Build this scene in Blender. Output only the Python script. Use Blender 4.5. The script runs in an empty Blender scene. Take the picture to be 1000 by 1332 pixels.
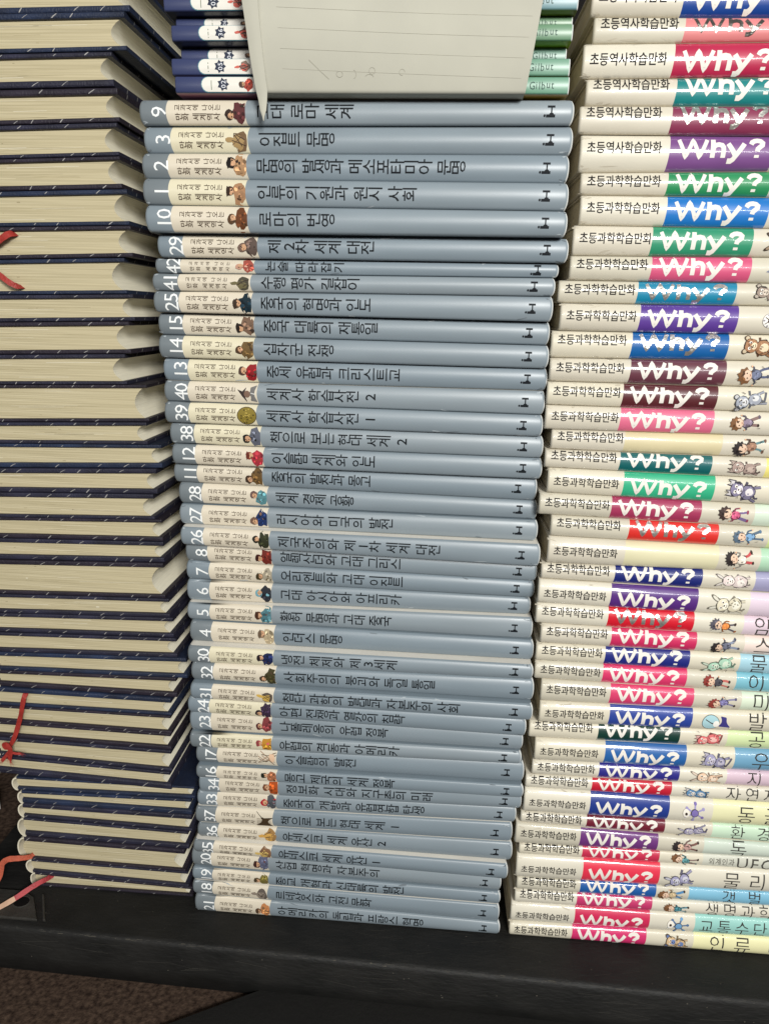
import bpy, bmesh, math, random
from mathutils import Vector, Matrix
C = bpy.context.scene.collection
scene = bpy.context.scene

# ------------------------------------------------------------------ camera
cam_data = bpy.data.cameras.new('camera')
cam = bpy.data.objects.new('camera', cam_data)
C.objects.link(cam)
scene.camera = cam
_R = Vector((0.99709413, 0.07273518, 0.0226471))
_U = Vector((-0.04177046, 0.27339362, 0.96099488))
_F = Vector((-0.06370656, 0.95914833, -0.27563736))
cam.matrix_world = Matrix(((_R.x, _U.x, -_F.x, 0.05239), (_R.y, _U.y, -_F.y, -0.42734),
                           (_R.z, _U.z, -_F.z, 0.45829), (0, 0, 0, 1)))
cam_data.sensor_fit = 'VERTICAL'
cam_data.sensor_height = 36.0
cam_data.lens = 36.0 * 900 / 1332
cam_data.clip_start = 0.01
cam_data.clip_end = 50

# ------------------------------------------------------------------ light
world = bpy.data.worlds.new('World')
scene.world = world
world.use_nodes = True
world.node_tree.nodes['Background'].inputs[0].default_value = (0.95, 0.97, 1.0, 1)
world.node_tree.nodes['Background'].inputs[1].default_value = 0.13


def area(name, loc, target, sx, sy, watts, colour):
    d = bpy.data.lights.new(name, 'AREA')
    d.shape = 'RECTANGLE'
    d.size, d.size_y, d.energy, d.color = sx, sy, watts, colour
    o = bpy.data.objects.new(name, d)
    C.objects.link(o)
    o.location = loc
    o.rotation_euler = (Vector(target) - Vector(loc)).to_track_quat('-Z', 'Y').to_euler()
    return o


# a long tube lamp running along the shelf behind the reader and a softer lamp at the right
area('tube_lamp', (0.35, -1.75, 0.98), (0.1, 0, 0.3), 2.6, 0.045, 12.5, (1.0, 0.995, 0.97))
area('side_lamp', (0.46, -1.3, 0.95), (-0.05, 0, 0.22), 0.34, 0.3, 20, (1.0, 0.99, 0.955))

scene.view_settings.view_transform = 'Standard'
scene.view_settings.look = 'None'
scene.view_settings.gamma = 1
scene.view_settings.exposure = 0.18
scene.view_settings.use_curve_mapping = False

# ------------------------------------------------------------------ materials
def srgb(r, g, b):
    f = lambda c: (c / 255 / 12.92) if c <= 10 else (((c / 255) + 0.055) / 1.055) ** 2.4
    return (f(r), f(g), f(b))


def material(name, col, rough=0.5, spec=0.5, coat=0.0, metal=0.0, bump=0.0, bscale=(40, 400, 400), vary=0.0,
             vscale=(30, 30, 30), dirt=None, coat_rough=0.08):
    m = bpy.data.materials.new(name)
    m.use_nodes = True
    nt = m.node_tree
    p = nt.nodes['Principled BSDF']
    p.inputs['Base Color'].default_value = (*col, 1)
    p.inputs['Roughness'].default_value = rough
    p.inputs['Specular IOR Level'].default_value = spec
    p.inputs['Metallic'].default_value = metal
    p.inputs['Coat Weight'].default_value = coat
    p.inputs['Coat Roughness'].default_value = coat_rough
    p.inputs['Coat IOR'].default_value = 1.6
    tc = nt.nodes.new('ShaderNodeTexCoord')

    def noise(scale, detail=3.0):
        mp = nt.nodes.new('ShaderNodeMapping')
        mp.inputs['Scale'].default_value = scale
        nt.links.new(tc.outputs['Object'], mp.inputs['Vector'])
        n = nt.nodes.new('ShaderNodeTexNoise')
        n.inputs['Scale'].default_value = 1.0
        n.inputs['Detail'].default_value = detail
        nt.links.new(mp.outputs['Vector'], n.inputs['Vector'])
        return n
    if vary > 0:
        n = noise(vscale, 5.0)
        r = nt.nodes.new('ShaderNodeMapRange')
        r.inputs['From Min'].default_value = 0.3
        r.inputs['From Max'].default_value = 0.7
        nt.links.new(n.outputs['Fac'], r.inputs['Value'])
        mx = nt.nodes.new('ShaderNodeMix')
        mx.data_type = 'RGBA'
        d = dirt or tuple(c * (1 - vary) for c in col)
        mx.inputs[6].default_value = (*d, 1)
        mx.inputs[7].default_value = (*[min(1, c * (1 + vary * 0.5)) for c in col], 1)
        nt.links.new(r.outputs['Result'], mx.inputs[0])
        nt.links.new(mx.outputs[2], p.inputs['Base Color'])
        rr = nt.nodes.new('ShaderNodeMapRange')
        rr.inputs['To Min'].default_value = rough * 0.8
        rr.inputs['To Max'].default_value = min(1, rough * 1.25)
        nt.links.new(n.outputs['Fac'], rr.inputs['Value'])
        nt.links.new(rr.outputs['Result'], p.inputs['Roughness'])
    if bump > 0:
        n = noise(bscale, 2.0)
        b = nt.nodes.new('ShaderNodeBump')
        b.inputs['Strength'].default_value = bump
        b.inputs['Distance'].default_value = 0.001
        nt.links.new(n.outputs['Fac'], b.inputs['Height'])
        nt.links.new(b.outputs['Normal'], p.inputs['Normal'])
        if coat > 0:
            nt.links.new(b.outputs['Normal'], p.inputs['Coat Normal'])
    return m


MATS = {}


def print_mat(rgb, kind='gloss'):
    """printed colour on laminated card"""
    key = (rgb, kind)
    if key not in MATS:
        if kind == 'gloss':
            MATS[key] = material('laminated_print', srgb(*rgb), 0.42, 0.4, coat=0.25 if min(rgb) > 150 else 0.8, bump=0.09, bscale=(28, 220, 220),
                                 vary=0.06, vscale=(25, 60, 60), coat_rough=0.08)
        elif kind == 'satin':
            MATS[key] = material('satin_print', srgb(*rgb), 0.38, 0.45, coat=0.12, coat_rough=0.25, bump=0.14, bscale=(14, 110, 110), vary=0.09,
                                 vscale=(14, 40, 60))
        elif kind == 'foil':
            MATS[key] = material('foil_print', srgb(*rgb), 0.3, 0.5, metal=0.85, bump=0.5, bscale=(420, 420, 420),
                                 coat_rough=0.1)
        else:
            MATS[key] = material('flat_print', srgb(*rgb), 0.6, 0.15)
    return MATS[key]


PAPER = material('page_edges', srgb(200, 189, 157), 0.85, 0.2, bump=0.6, bscale=(9, 9, 2600), vary=0.10,
                 vscale=(9, 60, 1500), dirt=srgb(178, 166, 132))
PAPER_PALE = material('fresh_page_edges', srgb(215, 205, 180), 0.85, 0.2, bump=0.4, bscale=(6, 6, 2600), vary=0.12,
                      vscale=(5, 60, 900))
PAPER_FORE = material('pale_fore_edge', srgb(240, 234, 212), 0.8, 0.25, bump=0.5, bscale=(9, 9, 2600), vary=0.06,
                      vscale=(9, 60, 1500))  # fore edges paler than the flat page tails
CLOTH = material('navy_cloth', srgb(42, 42, 60), 0.5, 0.4, bump=0.5, bscale=(900, 900, 900), vary=0.25,
                 vscale=(40, 40, 40), dirt=srgb(29, 28, 38))
CLOTH_PURPLE = material('plum_navy_cloth', srgb(43, 37, 49), 0.5, 0.4, bump=0.5, bscale=(900, 900, 900), vary=0.25,
                        vscale=(40, 40, 40), dirt=srgb(31, 27, 35))
CLOTH_BLUE = material('bright_navy_cloth', srgb(36, 48, 74), 0.5, 0.4, bump=0.5, bscale=(900, 900, 900), vary=0.25,
                      vscale=(40, 40, 40), dirt=srgb(27, 31, 44))
FLECK = material('silver_fleck', srgb(170, 168, 165), 0.4, 0.5, metal=0.3)
SPINE_LINING = material('cream_spine_lining', srgb(222, 214, 192), 0.7, 0.3, vary=0.15, vscale=(80, 80, 80))
RIBBON = material('red_ribbon', srgb(156, 48, 40), 0.55, 0.4, bump=0.5, bscale=(700, 700, 700), vary=0.25,
                  vscale=(150, 150, 150))
RIBBON_ORANGE = material('orange_ribbon', srgb(188, 94, 70), 0.55, 0.4, bump=0.5, bscale=(700, 700, 700), vary=0.2,
                         vscale=(150, 150, 150))
RIBBON_PINK = material('faded_pink_ribbon', srgb(172, 62, 66), 0.55, 0.4, bump=0.5, bscale=(700, 700, 700), vary=0.25,
                       vscale=(150, 150, 150))
RIBBON_END = material('bleached_ribbon', srgb(205, 166, 138), 0.6, 0.4, vary=0.2, vscale=(150, 150, 150))
SHEET = material('cream_paper', srgb(182, 180, 166), 0.78, 0.25, bump=0.3, bscale=(30, 30, 30), vary=0.06,
                 vscale=(35, 35, 35))
RULE = material('faint_rule', srgb(177, 174, 159), 0.8, 0.2)
PENCIL = material('pencil_mark', srgb(164, 161, 147), 0.8, 0.2)
PLASTIC = material('black_plastic', srgb(23, 22, 20), 0.62, 0.35, bump=0.45, bscale=(150, 420, 420), vary=0.5,
                   vscale=(30, 60, 60), dirt=srgb(15, 15, 14))
WORN = material('worn_plastic', srgb(50, 48, 44), 0.6, 0.4, bump=0.5, bscale=(420, 420, 420), vary=0.35, vscale=(60, 60, 60))
HOLE = material('hole_shadow', srgb(14, 13, 13), 0.9, 0.1)
INK = (30, 27, 27)


# ------------------------------------------------------------------ mesh builder
class MB:
    def __init__(self):
        self.v, self.f, self.mi, self.sm, self.mats = [], [], [], [], []

    def mat(self, m):
        if m not in self.mats:
            self.mats.append(m)
        return self.mats.index(m)

    def add(self, verts, faces, m, smooth=False):
        o = len(self.v)
        i = self.mat(m)
        self.v += [tuple(p) for p in verts]
        for f in faces:
            self.f.append(tuple(k + o for k in f))
            self.mi.append(i)
            self.sm.append(smooth)
        return o

    def build(self, name, parent=None, loc=None, recalc=False, bevel=0.0):
        me = bpy.data.meshes.new(name)
        me.from_pydata(self.v, [], self.f)
        for m in self.mats:
            me.materials.append(m)
        me.polygons.foreach_set('material_index', self.mi)
        me.polygons.foreach_set('use_smooth', self.sm)
        if recalc or bevel:
            bm = bmesh.new()
            bm.from_mesh(me)
            if bevel:
                bm.edges.ensure_lookup_table()
                es = [e for e in bm.edges if len(e.link_faces) == 2 and e.calc_face_angle(0) > 0.6]
                bmesh.ops.bevel(bm, geom=es, offset=bevel, segments=2, affect='EDGES', profile=0.5)
            if recalc:
                bmesh.ops.recalc_face_normals(bm, faces=bm.faces)
            bm.to_mesh(me)
            bm.free()
        me.update()
        o = bpy.data.objects.new(name, me)
        C.objects.link(o)
        if parent:
            o.parent = parent
        if loc:
            o.location = loc
        return o


def tag(o, label=None, cat=None, group=None, kind=None):
    for k, v in (('label', label), ('category', cat), ('group', group), ('kind', kind)):
        if v:
            o[k] = v
    return o


def empty(name, loc, label, cat, group=None):
    o = bpy.data.objects.new(name, None)
    o.empty_display_size = 0.02
    C.objects.link(o)
    o.location = loc
    return tag(o, label, cat, group)


# ------------------------------------------------------------------ glyphs
_G = {}


def glyph(ch, bold):
    """outline of one character as a flat cut-up mesh in em units, with its box"""
    key = (ch, bold)
    if key in _G:
        return _G[key]
    cu = bpy.data.curves.new('lettering', 'FONT')
    cu.body = ch
    cu.resolution_u = 2
    cu.offset = bold
    ob = bpy.data.objects.new('lettering', cu)
    C.objects.link(ob)
    dg = bpy.context.evaluated_depsgraph_get()
    dg.update()
    me = bpy.data.meshes.new_from_object(ob.evaluated_get(dg))
    bm = bmesh.new()
    bm.from_mesh(me)
    if bm.verts:
        xs = [v.co.x for v in bm.verts]
        ys = [v.co.y for v in bm.verts]
        x0, x1, y0, y1 = min(xs), max(xs), min(ys), max(ys)
        for k in range(1, 7):
            t = k / 7
            for n, c in (((1, 0, 0), (x0 + (x1 - x0) * t, 0, 0)), ((0, 1, 0), (0, y0 + (y1 - y0) * t, 0))):
                bmesh.ops.bisect_plane(bm, geom=bm.verts[:] + bm.edges[:] + bm.faces[:], dist=1e-6, plane_co=c, plane_no=n)
        bm.verts.index_update()
        vs = [(v.co.x, v.co.y) for v in bm.verts]
        fs = []
        for f in bm.faces:
            idx = [v.index for v in f.verts]
            if f.normal.z < 0:
                idx.reverse()
            fs.append(tuple(idx))
        r = (vs, fs, (x0, x1, y0, y1))
    else:
        r = ([], [], (0, 0, 0, 0))
    bm.free()
    bpy.data.meshes.remove(me)
    bpy.data.objects.remove(ob)
    bpy.data.curves.remove(cu)
    _G[key] = r
    return r


# ------------------------------------------------------------------ a book cover with a printed, rounded spine
class Spine:
    """u runs along the spine from its left end (metres), v is the height above its middle line (metres)"""

    def __init__(self, L, zb, zt, sb, st, bulge, n, xmid=0.5, end_r=0.002, skew=0.001, gap=0.00016):
        self.L, self.zb, self.zt, self.sb, self.st = L, zb, zt, sb, st
        self.b, self.n, self.er, self.skew, self.gap = bulge, n, end_r, skew, gap

    def zs(self, u):
        d = u - self.L * 0.5
        return self.zb + self.sb * d + self.gap, self.zt + self.st * d - self.gap

    def y(self, s, u):
        s = min(1.0, abs(s))
        r = self.b / (1 - math.cos(self.n))          # a shallow arc; n is its steepest slope, at the edges
        y = r - math.sqrt(r * r - (s * r * math.sin(self.n)) ** 2)
        y += 0.0007 * max(0.0, (s - 0.86) / 0.14) ** 2
        d = min(u, self.L - u)
        if d < self.er:
            k = max(0.0, min(1.0, 1 - d / self.er))
            y += self.er * (1 - math.sqrt(max(0, 1 - k * k)))
        return y

    def p(self, u, v, lift=0.0):
        z0, z1 = self.zs(u)
        zc, h = (z0 + z1) / 2, (z1 - z0) / 2
        s = max(-0.985, min(0.985, v / h))
        ux = u
        e = 0.012
        if u < e:
            ux += self.skew * abs(s) ** 3 * (1 - u / e)
        elif u > self.L - e:
            ux -= self.skew * abs(s) ** 3 * (1 - (self.L - u) / e)
        k = 1 + 2.2 * max(0, abs(s) - 0.7) / 0.3
        return (ux, self.y(s, u) - lift * k, zc + s * h)


def cover(mb, S, zones, depth, board_mat, thick=0.0016, lean=0.0, board_left=None):
    """zones: list of (u_start, material); lean: how far a printed border shifts from bottom to top.
    One U-shaped card: top board, rounded spine, bottom board, with real thickness."""
    L = S.L
    cuts = sorted(set([0, S.er * 0.25, S.er * 0.6, S.er, L - S.er, L - S.er * 0.6, L - S.er * 0.25, L] +
                      [L * k / 14 for k in range(1, 14)] + [z[0] for z in zones if z[0] > 0]))
    borders = {z[0] for z in zones if z[0] > 0.001 and z[0] < L - 0.003}
    N = 26
    prof = []
    for k in range(N + 1):
        a = -math.pi / 2 + math.pi * k / N
        prof.append(math.copysign(abs(math.sin(a)) ** 0.9, a))
    outer, inner = [], []
    for u in cuts:
        z0, z1 = S.zs(u)
        zc, h = (z0 + z1) / 2, (z1 - z0) / 2
        ro, ri = [], []
        ro.append((u, depth, z0))
        ri.append((u, depth, z0 + thick))
        for s in prof:
            uu = u
            e = 0.012
            if u < e:
                uu += S.skew * abs(s) ** 3 * (1 - u / e)
            elif u > L - e:
                uu -= S.skew * abs(s) ** 3 * (1 - (L - u) / e)
            if u in borders:
                uu += lean * s if lean >= 0 else -lean * (s * s - 0.4)
            y = S.y(s, u)
            ro.append((uu, y, zc + s * h))
            ri.append((uu, y + thick, zc + s * (h - thick)))
        ro.append((u, depth, z1))
        ri.append((u, depth, z1 - thick))
        outer.append(ro)
        inner.append(ri)
    W = N + 3
    vo = [p for r in outer for p in r]
    vi = [p for r in inner for p in r]
    groups = {}
    for c in range(len(cuts) - 1):
        um = (cuts[c] + cuts[c + 1]) / 2
        m = [z[1] for z in zones if z[0] <= um][-1]
        for k in range(W - 1):
            f = (c * W + k, (c + 1) * W + k, (c + 1) * W + k + 1, c * W + k + 1)
            mm = m if 0 < k < W - 2 else (board_left if board_left and um < zones[2][0] else board_mat)
            groups.setdefault(mm, []).append(f)
    # shared vertices keep the shading smooth across zones
    o = len(mb.v)
    mb.v += vo
    for m, fs in groups.items():
        i = mb.mat(m)
        for f in fs:
            mb.f.append(tuple(k + o for k in f))
            mb.mi.append(i)
            mb.sm.append(True)
    o2 = len(mb.v)
    mb.v += vi
    bi = mb.mat(board_mat)
    for c in range(len(cuts) - 1):
        for k in range(W - 1):
            mb.f.append((o2 + c * W + k, o2 + c * W + k + 1, o2 + (c + 1) * W + k + 1, o2 + (c + 1) * W + k))
            mb.mi.append(bi)
            mb.sm.append(True)
    # card edge all round
    last = (len(cuts) - 1) * W
    for k in range(W - 1):
        for q, (a, b) in enumerate(((0, 0), (last, last))):
            f = (vo[a + k], vo[a + k + 1], vi[a + k + 1], vi[a + k])
            mb.add(f, [(0, 1, 2, 3) if q else (3, 2, 1, 0)], board_mat)
    for k in (0, W - 1):
        for c in range(len(cuts) - 1):
            f = (vo[c * W + k], vo[(c + 1) * W + k], vi[(c + 1) * W + k], vi[c * W + k])
            mb.add(f, [(0, 1, 2, 3)], board_mat)


LIFT = 0.00010


def put_glyph(mb, S, ch, u0, v0, size, m, turn=False, bold=0.0, sx=1.0, sy=1.0, lift=LIFT):
    """u0, v0: middle of the character; turn: character lying on its back, its top towards the left end"""
    vs, fs, (a0, a1, b0, b1) = glyph(ch, bold)
    if not vs:
        return
    ca, cb = (a0 + a1) / 2, (b0 + b1) / 2
    if '가' <= ch <= '힣':
        ca, cb = 0.46, 0.30
    pts = []
    for (x, y) in vs:
        a, b = (x - ca) * size * sx, (y - cb) * size * sy
        if turn:
            pts.append(S.p(u0 - b, v0 + a, lift))
        else:
            pts.append(S.p(u0 + a, v0 + b, lift))
    mb.add(pts, fs, m, True)


def box_glyph(mb, S, ch, u0, u1, v0, v1, m, bold=0.0, lift=LIFT):
    vs, fs, (a0, a1, b0, b1) = glyph(ch, bold)
    mb.add([S.p(u0 + (x - a0) / (a1 - a0) * (u1 - u0), v0 + (y - b0) / (b1 - b0) * (v1 - v0), lift) for x, y in vs], fs, m, True)


def thick_line(mb, S, pts, w, m, lift):
    """one heavy printed line with mitred corners"""
    P = []
    for a, c in zip(pts, pts[1:]):
        n = max(1, int(math.hypot(c[0] - a[0], c[1] - a[1]) / 0.0009))
        P += [(a[0] + (c[0] - a[0]) * k / n, a[1] + (c[1] - a[1]) * k / n) for k in range(n)]
    P.append(pts[-1])
    vs, fs = [], []
    for k, p in enumerate(P):
        q0, q1 = P[max(0, k - 1)], P[min(len(P) - 1, k + 1)]
        d0 = Vector((p[0] - q0[0], p[1] - q0[1])) if k else Vector((q1[0] - p[0], q1[1] - p[1]))
        d1 = Vector((q1[0] - p[0], q1[1] - p[1])) if k < len(P) - 1 else d0
        d0.normalize()
        d1.normalize()
        n0, n1 = Vector((-d0.y, d0.x)), Vector((-d1.y, d1.x))
        nm = n0 + n1
        if nm.length < .2:
            nm = n1.copy()
        nm.normalize()
        k_ = min(1.12, 1 / max(.3, nm.dot(n1)))
        o = nm * (w / 2 * k_)
        vs += [S.p(p[0] - o.x, p[1] - o.y, lift), S.p(p[0], p[1], lift), S.p(p[0] + o.x, p[1] + o.y, lift)]
    for k in range(len(P) - 1):
        a = k * 3
        fs += [(a, a + 3, a + 4, a + 1), (a + 1, a + 4, a + 5, a + 2)]
    mb.add(vs, fs, m, True)


def column_text(mb, S, text, u0, u1, v, size, m, bold=0.0, space=0.45, sx=1.0, sy=1.0, double=0.0):
    """characters lying on their backs, one after the other from u0 to u1"""
    if double:
        column_text(mb, S, text, u0 + double, u1 + double, v + double * .6, size, m, bold, space, sx, sy)
    units = sum(space if c == ' ' else 1.0 for c in text)
    pitch = (u1 - u0) / units
    u = u0
    for c in text:
        if c == ' ':
            u += pitch * space
            continue
        put_glyph(mb, S, c, u + pitch / 2, v, size, m, True, bold, sx, sy)
        u += pitch


def line_text(mb, S, text, u0, u1, v, size, m, bold=0.0, sx=1.0, sy=1.0, widths=None):
    """upright characters spread from u0 to u1"""
    w = widths or [1.0] * len(text)
    tot = sum(w)
    u = u0
    for c, k in zip(text, w):
        d = (u1 - u0) * k / tot
        put_glyph(mb, S, c, u + d / 2, v, size, m, False, bold, sx, sy)
        u += d


def blob(mb, S, pts, m, lift, rings=3):
    """a filled star-shaped patch of print"""
    cu = sum(p[0] for p in pts) / len(pts)
    cv = sum(p[1] for p in pts) / len(pts)
    n = len(pts)
    vs = [S.p(cu, cv, lift)]
    for r in range(1, rings + 1):
        t = r / rings
        for (u, v) in pts:
            vs.append(S.p(cu + (u - cu) * t, cv + (v - cv) * t, lift))
    fs = []
    for k in range(n):
        fs.append((0, 1 + k, 1 + (k + 1) % n))
        for r in range(rings - 1):
            a = 1 + r * n
            fs.append((a + k, a + n + k, a + n + (k + 1) % n, a + (k + 1) % n))
    # keep the patch facing the reader
    area2 = sum(pts[k][0] * pts[(k + 1) % n][1] - pts[(k + 1) % n][0] * pts[k][1] for k in range(n))
    if area2 < 0:
        fs = [tuple(reversed(f)) for f in fs]
    mb.add(vs, fs, m, True)


def oval(cu, cv, ru, rv, n=14, rot=0.0, wob=0.0, rng=None):
    out = []
    for k in range(n):
        a = 2 * math.pi * k / n
        w = 1 + (rng.uniform(-wob, wob) if rng else 0)
        x, y = ru * math.cos(a) * w, rv * math.sin(a) * w
        out.append((cu + x * math.cos(rot) - y * math.sin(rot), cv + x * math.sin(rot) + y * math.cos(rot)))
    return out


def stroke(mb, S, pts, w, m, lift):
    """thin printed line"""
    for (a, b) in zip(pts, pts[1:]):
        n = max(1, int(math.hypot(b[0] - a[0], b[1] - a[1]) / 0.0015))
        for k in range(n):
            p = [a[i] + (b[i] - a[i]) * k / n for i in (0, 1)]
            q = [a[i] + (b[i] - a[i]) * (k + 1) / n for i in (0, 1)]
            d = math.hypot(q[0] - p[0], q[1] - p[1]) or 1
            nx, ny = -(q[1] - p[1]) / d * w / 2, (q[0] - p[0]) / d * w / 2
            mb.add([S.p(p[0] - nx, p[1] - ny, lift), S.p(q[0] - nx, q[1] - ny, lift), S.p(q[0] + nx, q[1] + ny, lift),
                    S.p(p[0] + nx, p[1] + ny, lift)], [(0, 1, 2, 3)], m)


def ring(mb, S, cu, cv, ru, rv, w, m, lift):
    pts = oval(cu, cv, ru, rv, 14)
    stroke(mb, S, pts + [pts[0]], w, m, lift)


def page_block(L, x_in, y0, depth, S, mat_, thick, parent, loc):
    mb = MB()
    u0, u1 = x_in, L - x_in
    vs = []
    for u in (u0, u1):
        z0, z1 = S.zs(u)
        vs += [(u, y0, z0 + thick), (u, depth, z0 + thick), (u, depth, z1 - thick), (u, y0, z1 - thick)]
    mb.add(vs, [(0, 1, 2, 3), (7, 6, 5, 4), (0, 4, 5, 1), (3, 2, 6, 7), (0, 3, 7, 4), (1, 5, 6, 2)], mat_)
    return mb.build('page_block', parent, recalc=True)


# ------------------------------------------------------------------ the setting
def box(mb, x0, x1, y0, y1, z0, z1, m):
    mb.add([(x0, y0, z0), (x1, y0, z0), (x1, y1, z0), (x0, y1, z0), (x0, y0, z1), (x1, y0, z1), (x1, y1, z1), (x0, y1, z1)],
           [(3, 2, 1, 0), (4, 5, 6, 7), (0, 1, 5, 4), (1, 2, 6, 5), (2, 3, 7, 6), (3, 0, 4, 7)], m)


FLOOR_Z = -0.037
carpet = material('brown_carpet', srgb(74, 60, 50), 0.95, 0.1, bump=1.0, bscale=(330, 330, 330), vary=0.5,
                  vscale=(260, 260, 260), dirt=srgb(40, 30, 25))
mb = MB()
mb.add([(-3, -3, 0), (3, -3, 0), (3, 3, 0), (-3, 3, 0)], [(0, 1, 2, 3)], carpet)
tag(mb.build('floor', loc=(0, 0, FLOOR_Z)), kind='structure')
dark = material('dark_backdrop', srgb(30, 28, 27), 0.9, 0.1, vary=0.3, vscale=(4, 4, 4))  # dark panel added behind the stacks to keep their gaps black
mb = MB()
box(mb, -1.2, 1.6, 0.30, 0.32, FLOOR_Z + 0.004, 1.1, dark)
tag(mb.build('gap_backdrop'), kind='structure')

# the low black plastic pallet: deck with a rounded lip, bolt holes and a rib at its left corner
pal = empty('plastic_pallet', (0, 0, FLOOR_Z), 'low black plastic pallet on the carpet under the book stacks', 'pallet')
mb = MB()
px0, px1 = -0.3125, 0.75
edge = lambda x: -0.0272 - (x + 0.24) * 0.019
xs = [px0 + (px1 - px0) * k / 40 for k in range(41)]
zt = -FLOOR_Z
sec = lambda x: [(0.28, zt), (0.02, zt), (edge(x) + 0.0045, zt - 0.0001), (edge(x) + 0.0022, zt - 0.0006), (edge(x) + 0.0006, zt - 0.0022),
                 (edge(x), zt - 0.0045), (edge(x) - 0.0035, 0.014), (edge(x) - 0.0035, 0.0005), (0.28, 0.0005)]
vs, fs = [], []
for x in xs:
    vs += [(x, y, z) for (y, z) in sec(x)]
K = 9
for c in range(len(xs) - 1):
    for k in range(K - 1):
        fs.append((c * K + k, (c + 1) * K + k, (c + 1) * K + k + 1, c * K + k + 1)[::-1])
mb.add(vs, fs, PLASTIC, True)
mb.add(vs[:K], [tuple(range(K))], PLASTIC)
mb.add(vs[-K:], [tuple(reversed(range(K)))], PLASTIC)
rs = random.Random(77)
SCUFF = [material('scuffed_plastic', srgb(52, 50, 46), 0.7, 0.3), material('plastic_dust', srgb(84, 80, 72), 0.9, 0.1)]
for k in range(170):
    x = rs.uniform(-.30, .42)
    top = rs.random() < .5
    ln, wd = (rs.uniform(.004, .03), rs.uniform(.00012, .0003)) if k % 3 else (rs.uniform(.0004, .0011), rs.uniform(.0003, .0007))
    if top:
        y = rs.uniform(edge(x) + .006, .02)
        dx, dy = ln, ln * rs.uniform(-.25, .25)
        q = [(x, y, zt + .00005), (x + dx, y + dy, zt + .00005), (x + dx, y + dy + wd, zt + .00005), (x, y + wd, zt + .00005)]
    else:
        z = rs.uniform(.008, zt - .005)
        f_ = lambda x, z: edge(x) - .0035 * (zt - .0045 - z) / (zt - .0185) - .00012
        if z < .0145:
            continue
        dz = ln * rs.uniform(-.15, .15)
        if not .0145 < z + dz < zt - .005:
            continue
        q = [(x, f_(x, z), z), (x + ln, f_(x + ln, z + dz), z + dz), (x + ln, f_(x + ln, z + dz + wd), z + dz + wd), (x, f_(x, z + wd), z + wd)]
    mb.add(q, [(0, 1, 2, 3)], SCUFF[k % 3 == 0])
for k in range(260):                                    # the rubbed lip
    x = rs.uniform(-.31, .42)
    ln = rs.uniform(.0008, .007)
    t0 = rs.uniform(.1, .8)
    t1 = t0 + rs.uniform(.05, .2)
    P_ = lambda x, t: (x, edge(x) + .0022 - .0016 * t - .00006, zt - .0006 - .0016 * t + .00006)
    mb.add([P_(x, t1), P_(x + ln, t1), P_(x + ln * .9, t0), P_(x + ln * .15, t0)], [(0, 1, 2, 3)], SCUFF[k % 7 == 0])
deck = mb.build('deck', pal)
# raised corner plate with two bolt holes
mb = MB()
zc = zt + 0.0022
plate = [(-0.3118, -0.020), (-0.236, -0.020), (-0.2505, 0.0005), (-0.262, 0.006), (-0.3118, 0.006)]
holes = [(-0.2975, 0.0005, 0.0085), (-0.2572, -0.0052, 0.0072)]
n = len(plate)
mb.add([(x, y, zt + 0.0002) for x, y in plate] + [(x, y, zc) for x, y in plate],
       [tuple(range(n, 2 * n))] + [(k, (k + 1) % n, n + (k + 1) % n, n + k) for k in range(n)], WORN)
mb.build('corner_plate', pal, bevel=0.0008)
for hx, hy, r in holes:
    mb = MB()
    N = 24
    ringv = [(hx + r * 1.0 * math.cos(2 * math.pi * k / N), hy + r * 0.82 * math.sin(2 * math.pi * k / N)) for k in range(N)]
    vs = [(x, y, zc + 0.0001) for x, y in ringv] + [(hx + (x - hx) * 0.9, hy + (y - hy) * 0.9, zc + 0.0006) for x, y in ringv] + \
         [(hx + (x - hx) * 0.82, hy + (y - hy) * 0.82, zc + 0.0002) for x, y in ringv] + [(hx, hy, zc + 0.00015)]
    fs, fd = [], []
    for k in range(N):
        k2 = (k + 1) % N
        fs += [(k, k2, N + k2, N + k), (N + k, N + k2, 2 * N + k2, 2 * N + k)]
        fd.append((2 * N + k, 2 * N + k2, 3 * N))
    mb.add(vs, fs, WORN, True)
    mb.add(vs, fd, HOLE)
    mb.build('bolt_hole', pal)
mb = MB()
mb.add([(-0.232, -0.0195, zt + 0.0002), (-0.2295, -0.0195, zt + 0.0002), (-0.2435, 0.004, zt + 0.0002), (-0.246, 0.004, zt + 0.0002),
        (-0.2315, -0.0195, zt + 0.0022), (-0.230, -0.0195, zt + 0.0022), (-0.244, 0.004, zt + 0.0022), (-0.2455, 0.004, zt + 0.0022)],
       [(4, 5, 6, 7), (0, 1, 5, 4), (1, 2, 6, 5), (2, 3, 7, 6), (3, 0, 4, 7)], WORN)
mb.build('rib', pal, bevel=0.0004)

# a dark flat slab on the carpet in front of the pallet
slab_mat = material('dark_matte', srgb(20, 19, 17), 0.85, 0.3, bump=0.4, bscale=(300, 300, 300), vary=0.3, vscale=(15, 15, 15))
mb = MB()
q = [(-0.155, -0.085), (-0.056, -0.0325), (0.8, -0.050), (0.8, -0.4), (-0.155, -0.4)]
n = len(q)
mb.add([(x, y, 0.0005) for x, y in q] + [(x, y, 0.005) for x, y in q],
       [tuple(range(n, 2 * n))] + [(k, (k + 1) % n, n + (k + 1) % n, n + k) for k in range(n)], slab_mat)
tag(mb.build('dark_slab', loc=(0, 0, FLOOR_Z), recalc=True), 'dark flat slab lying on the brown carpet before the pallet', 'mat')
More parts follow.
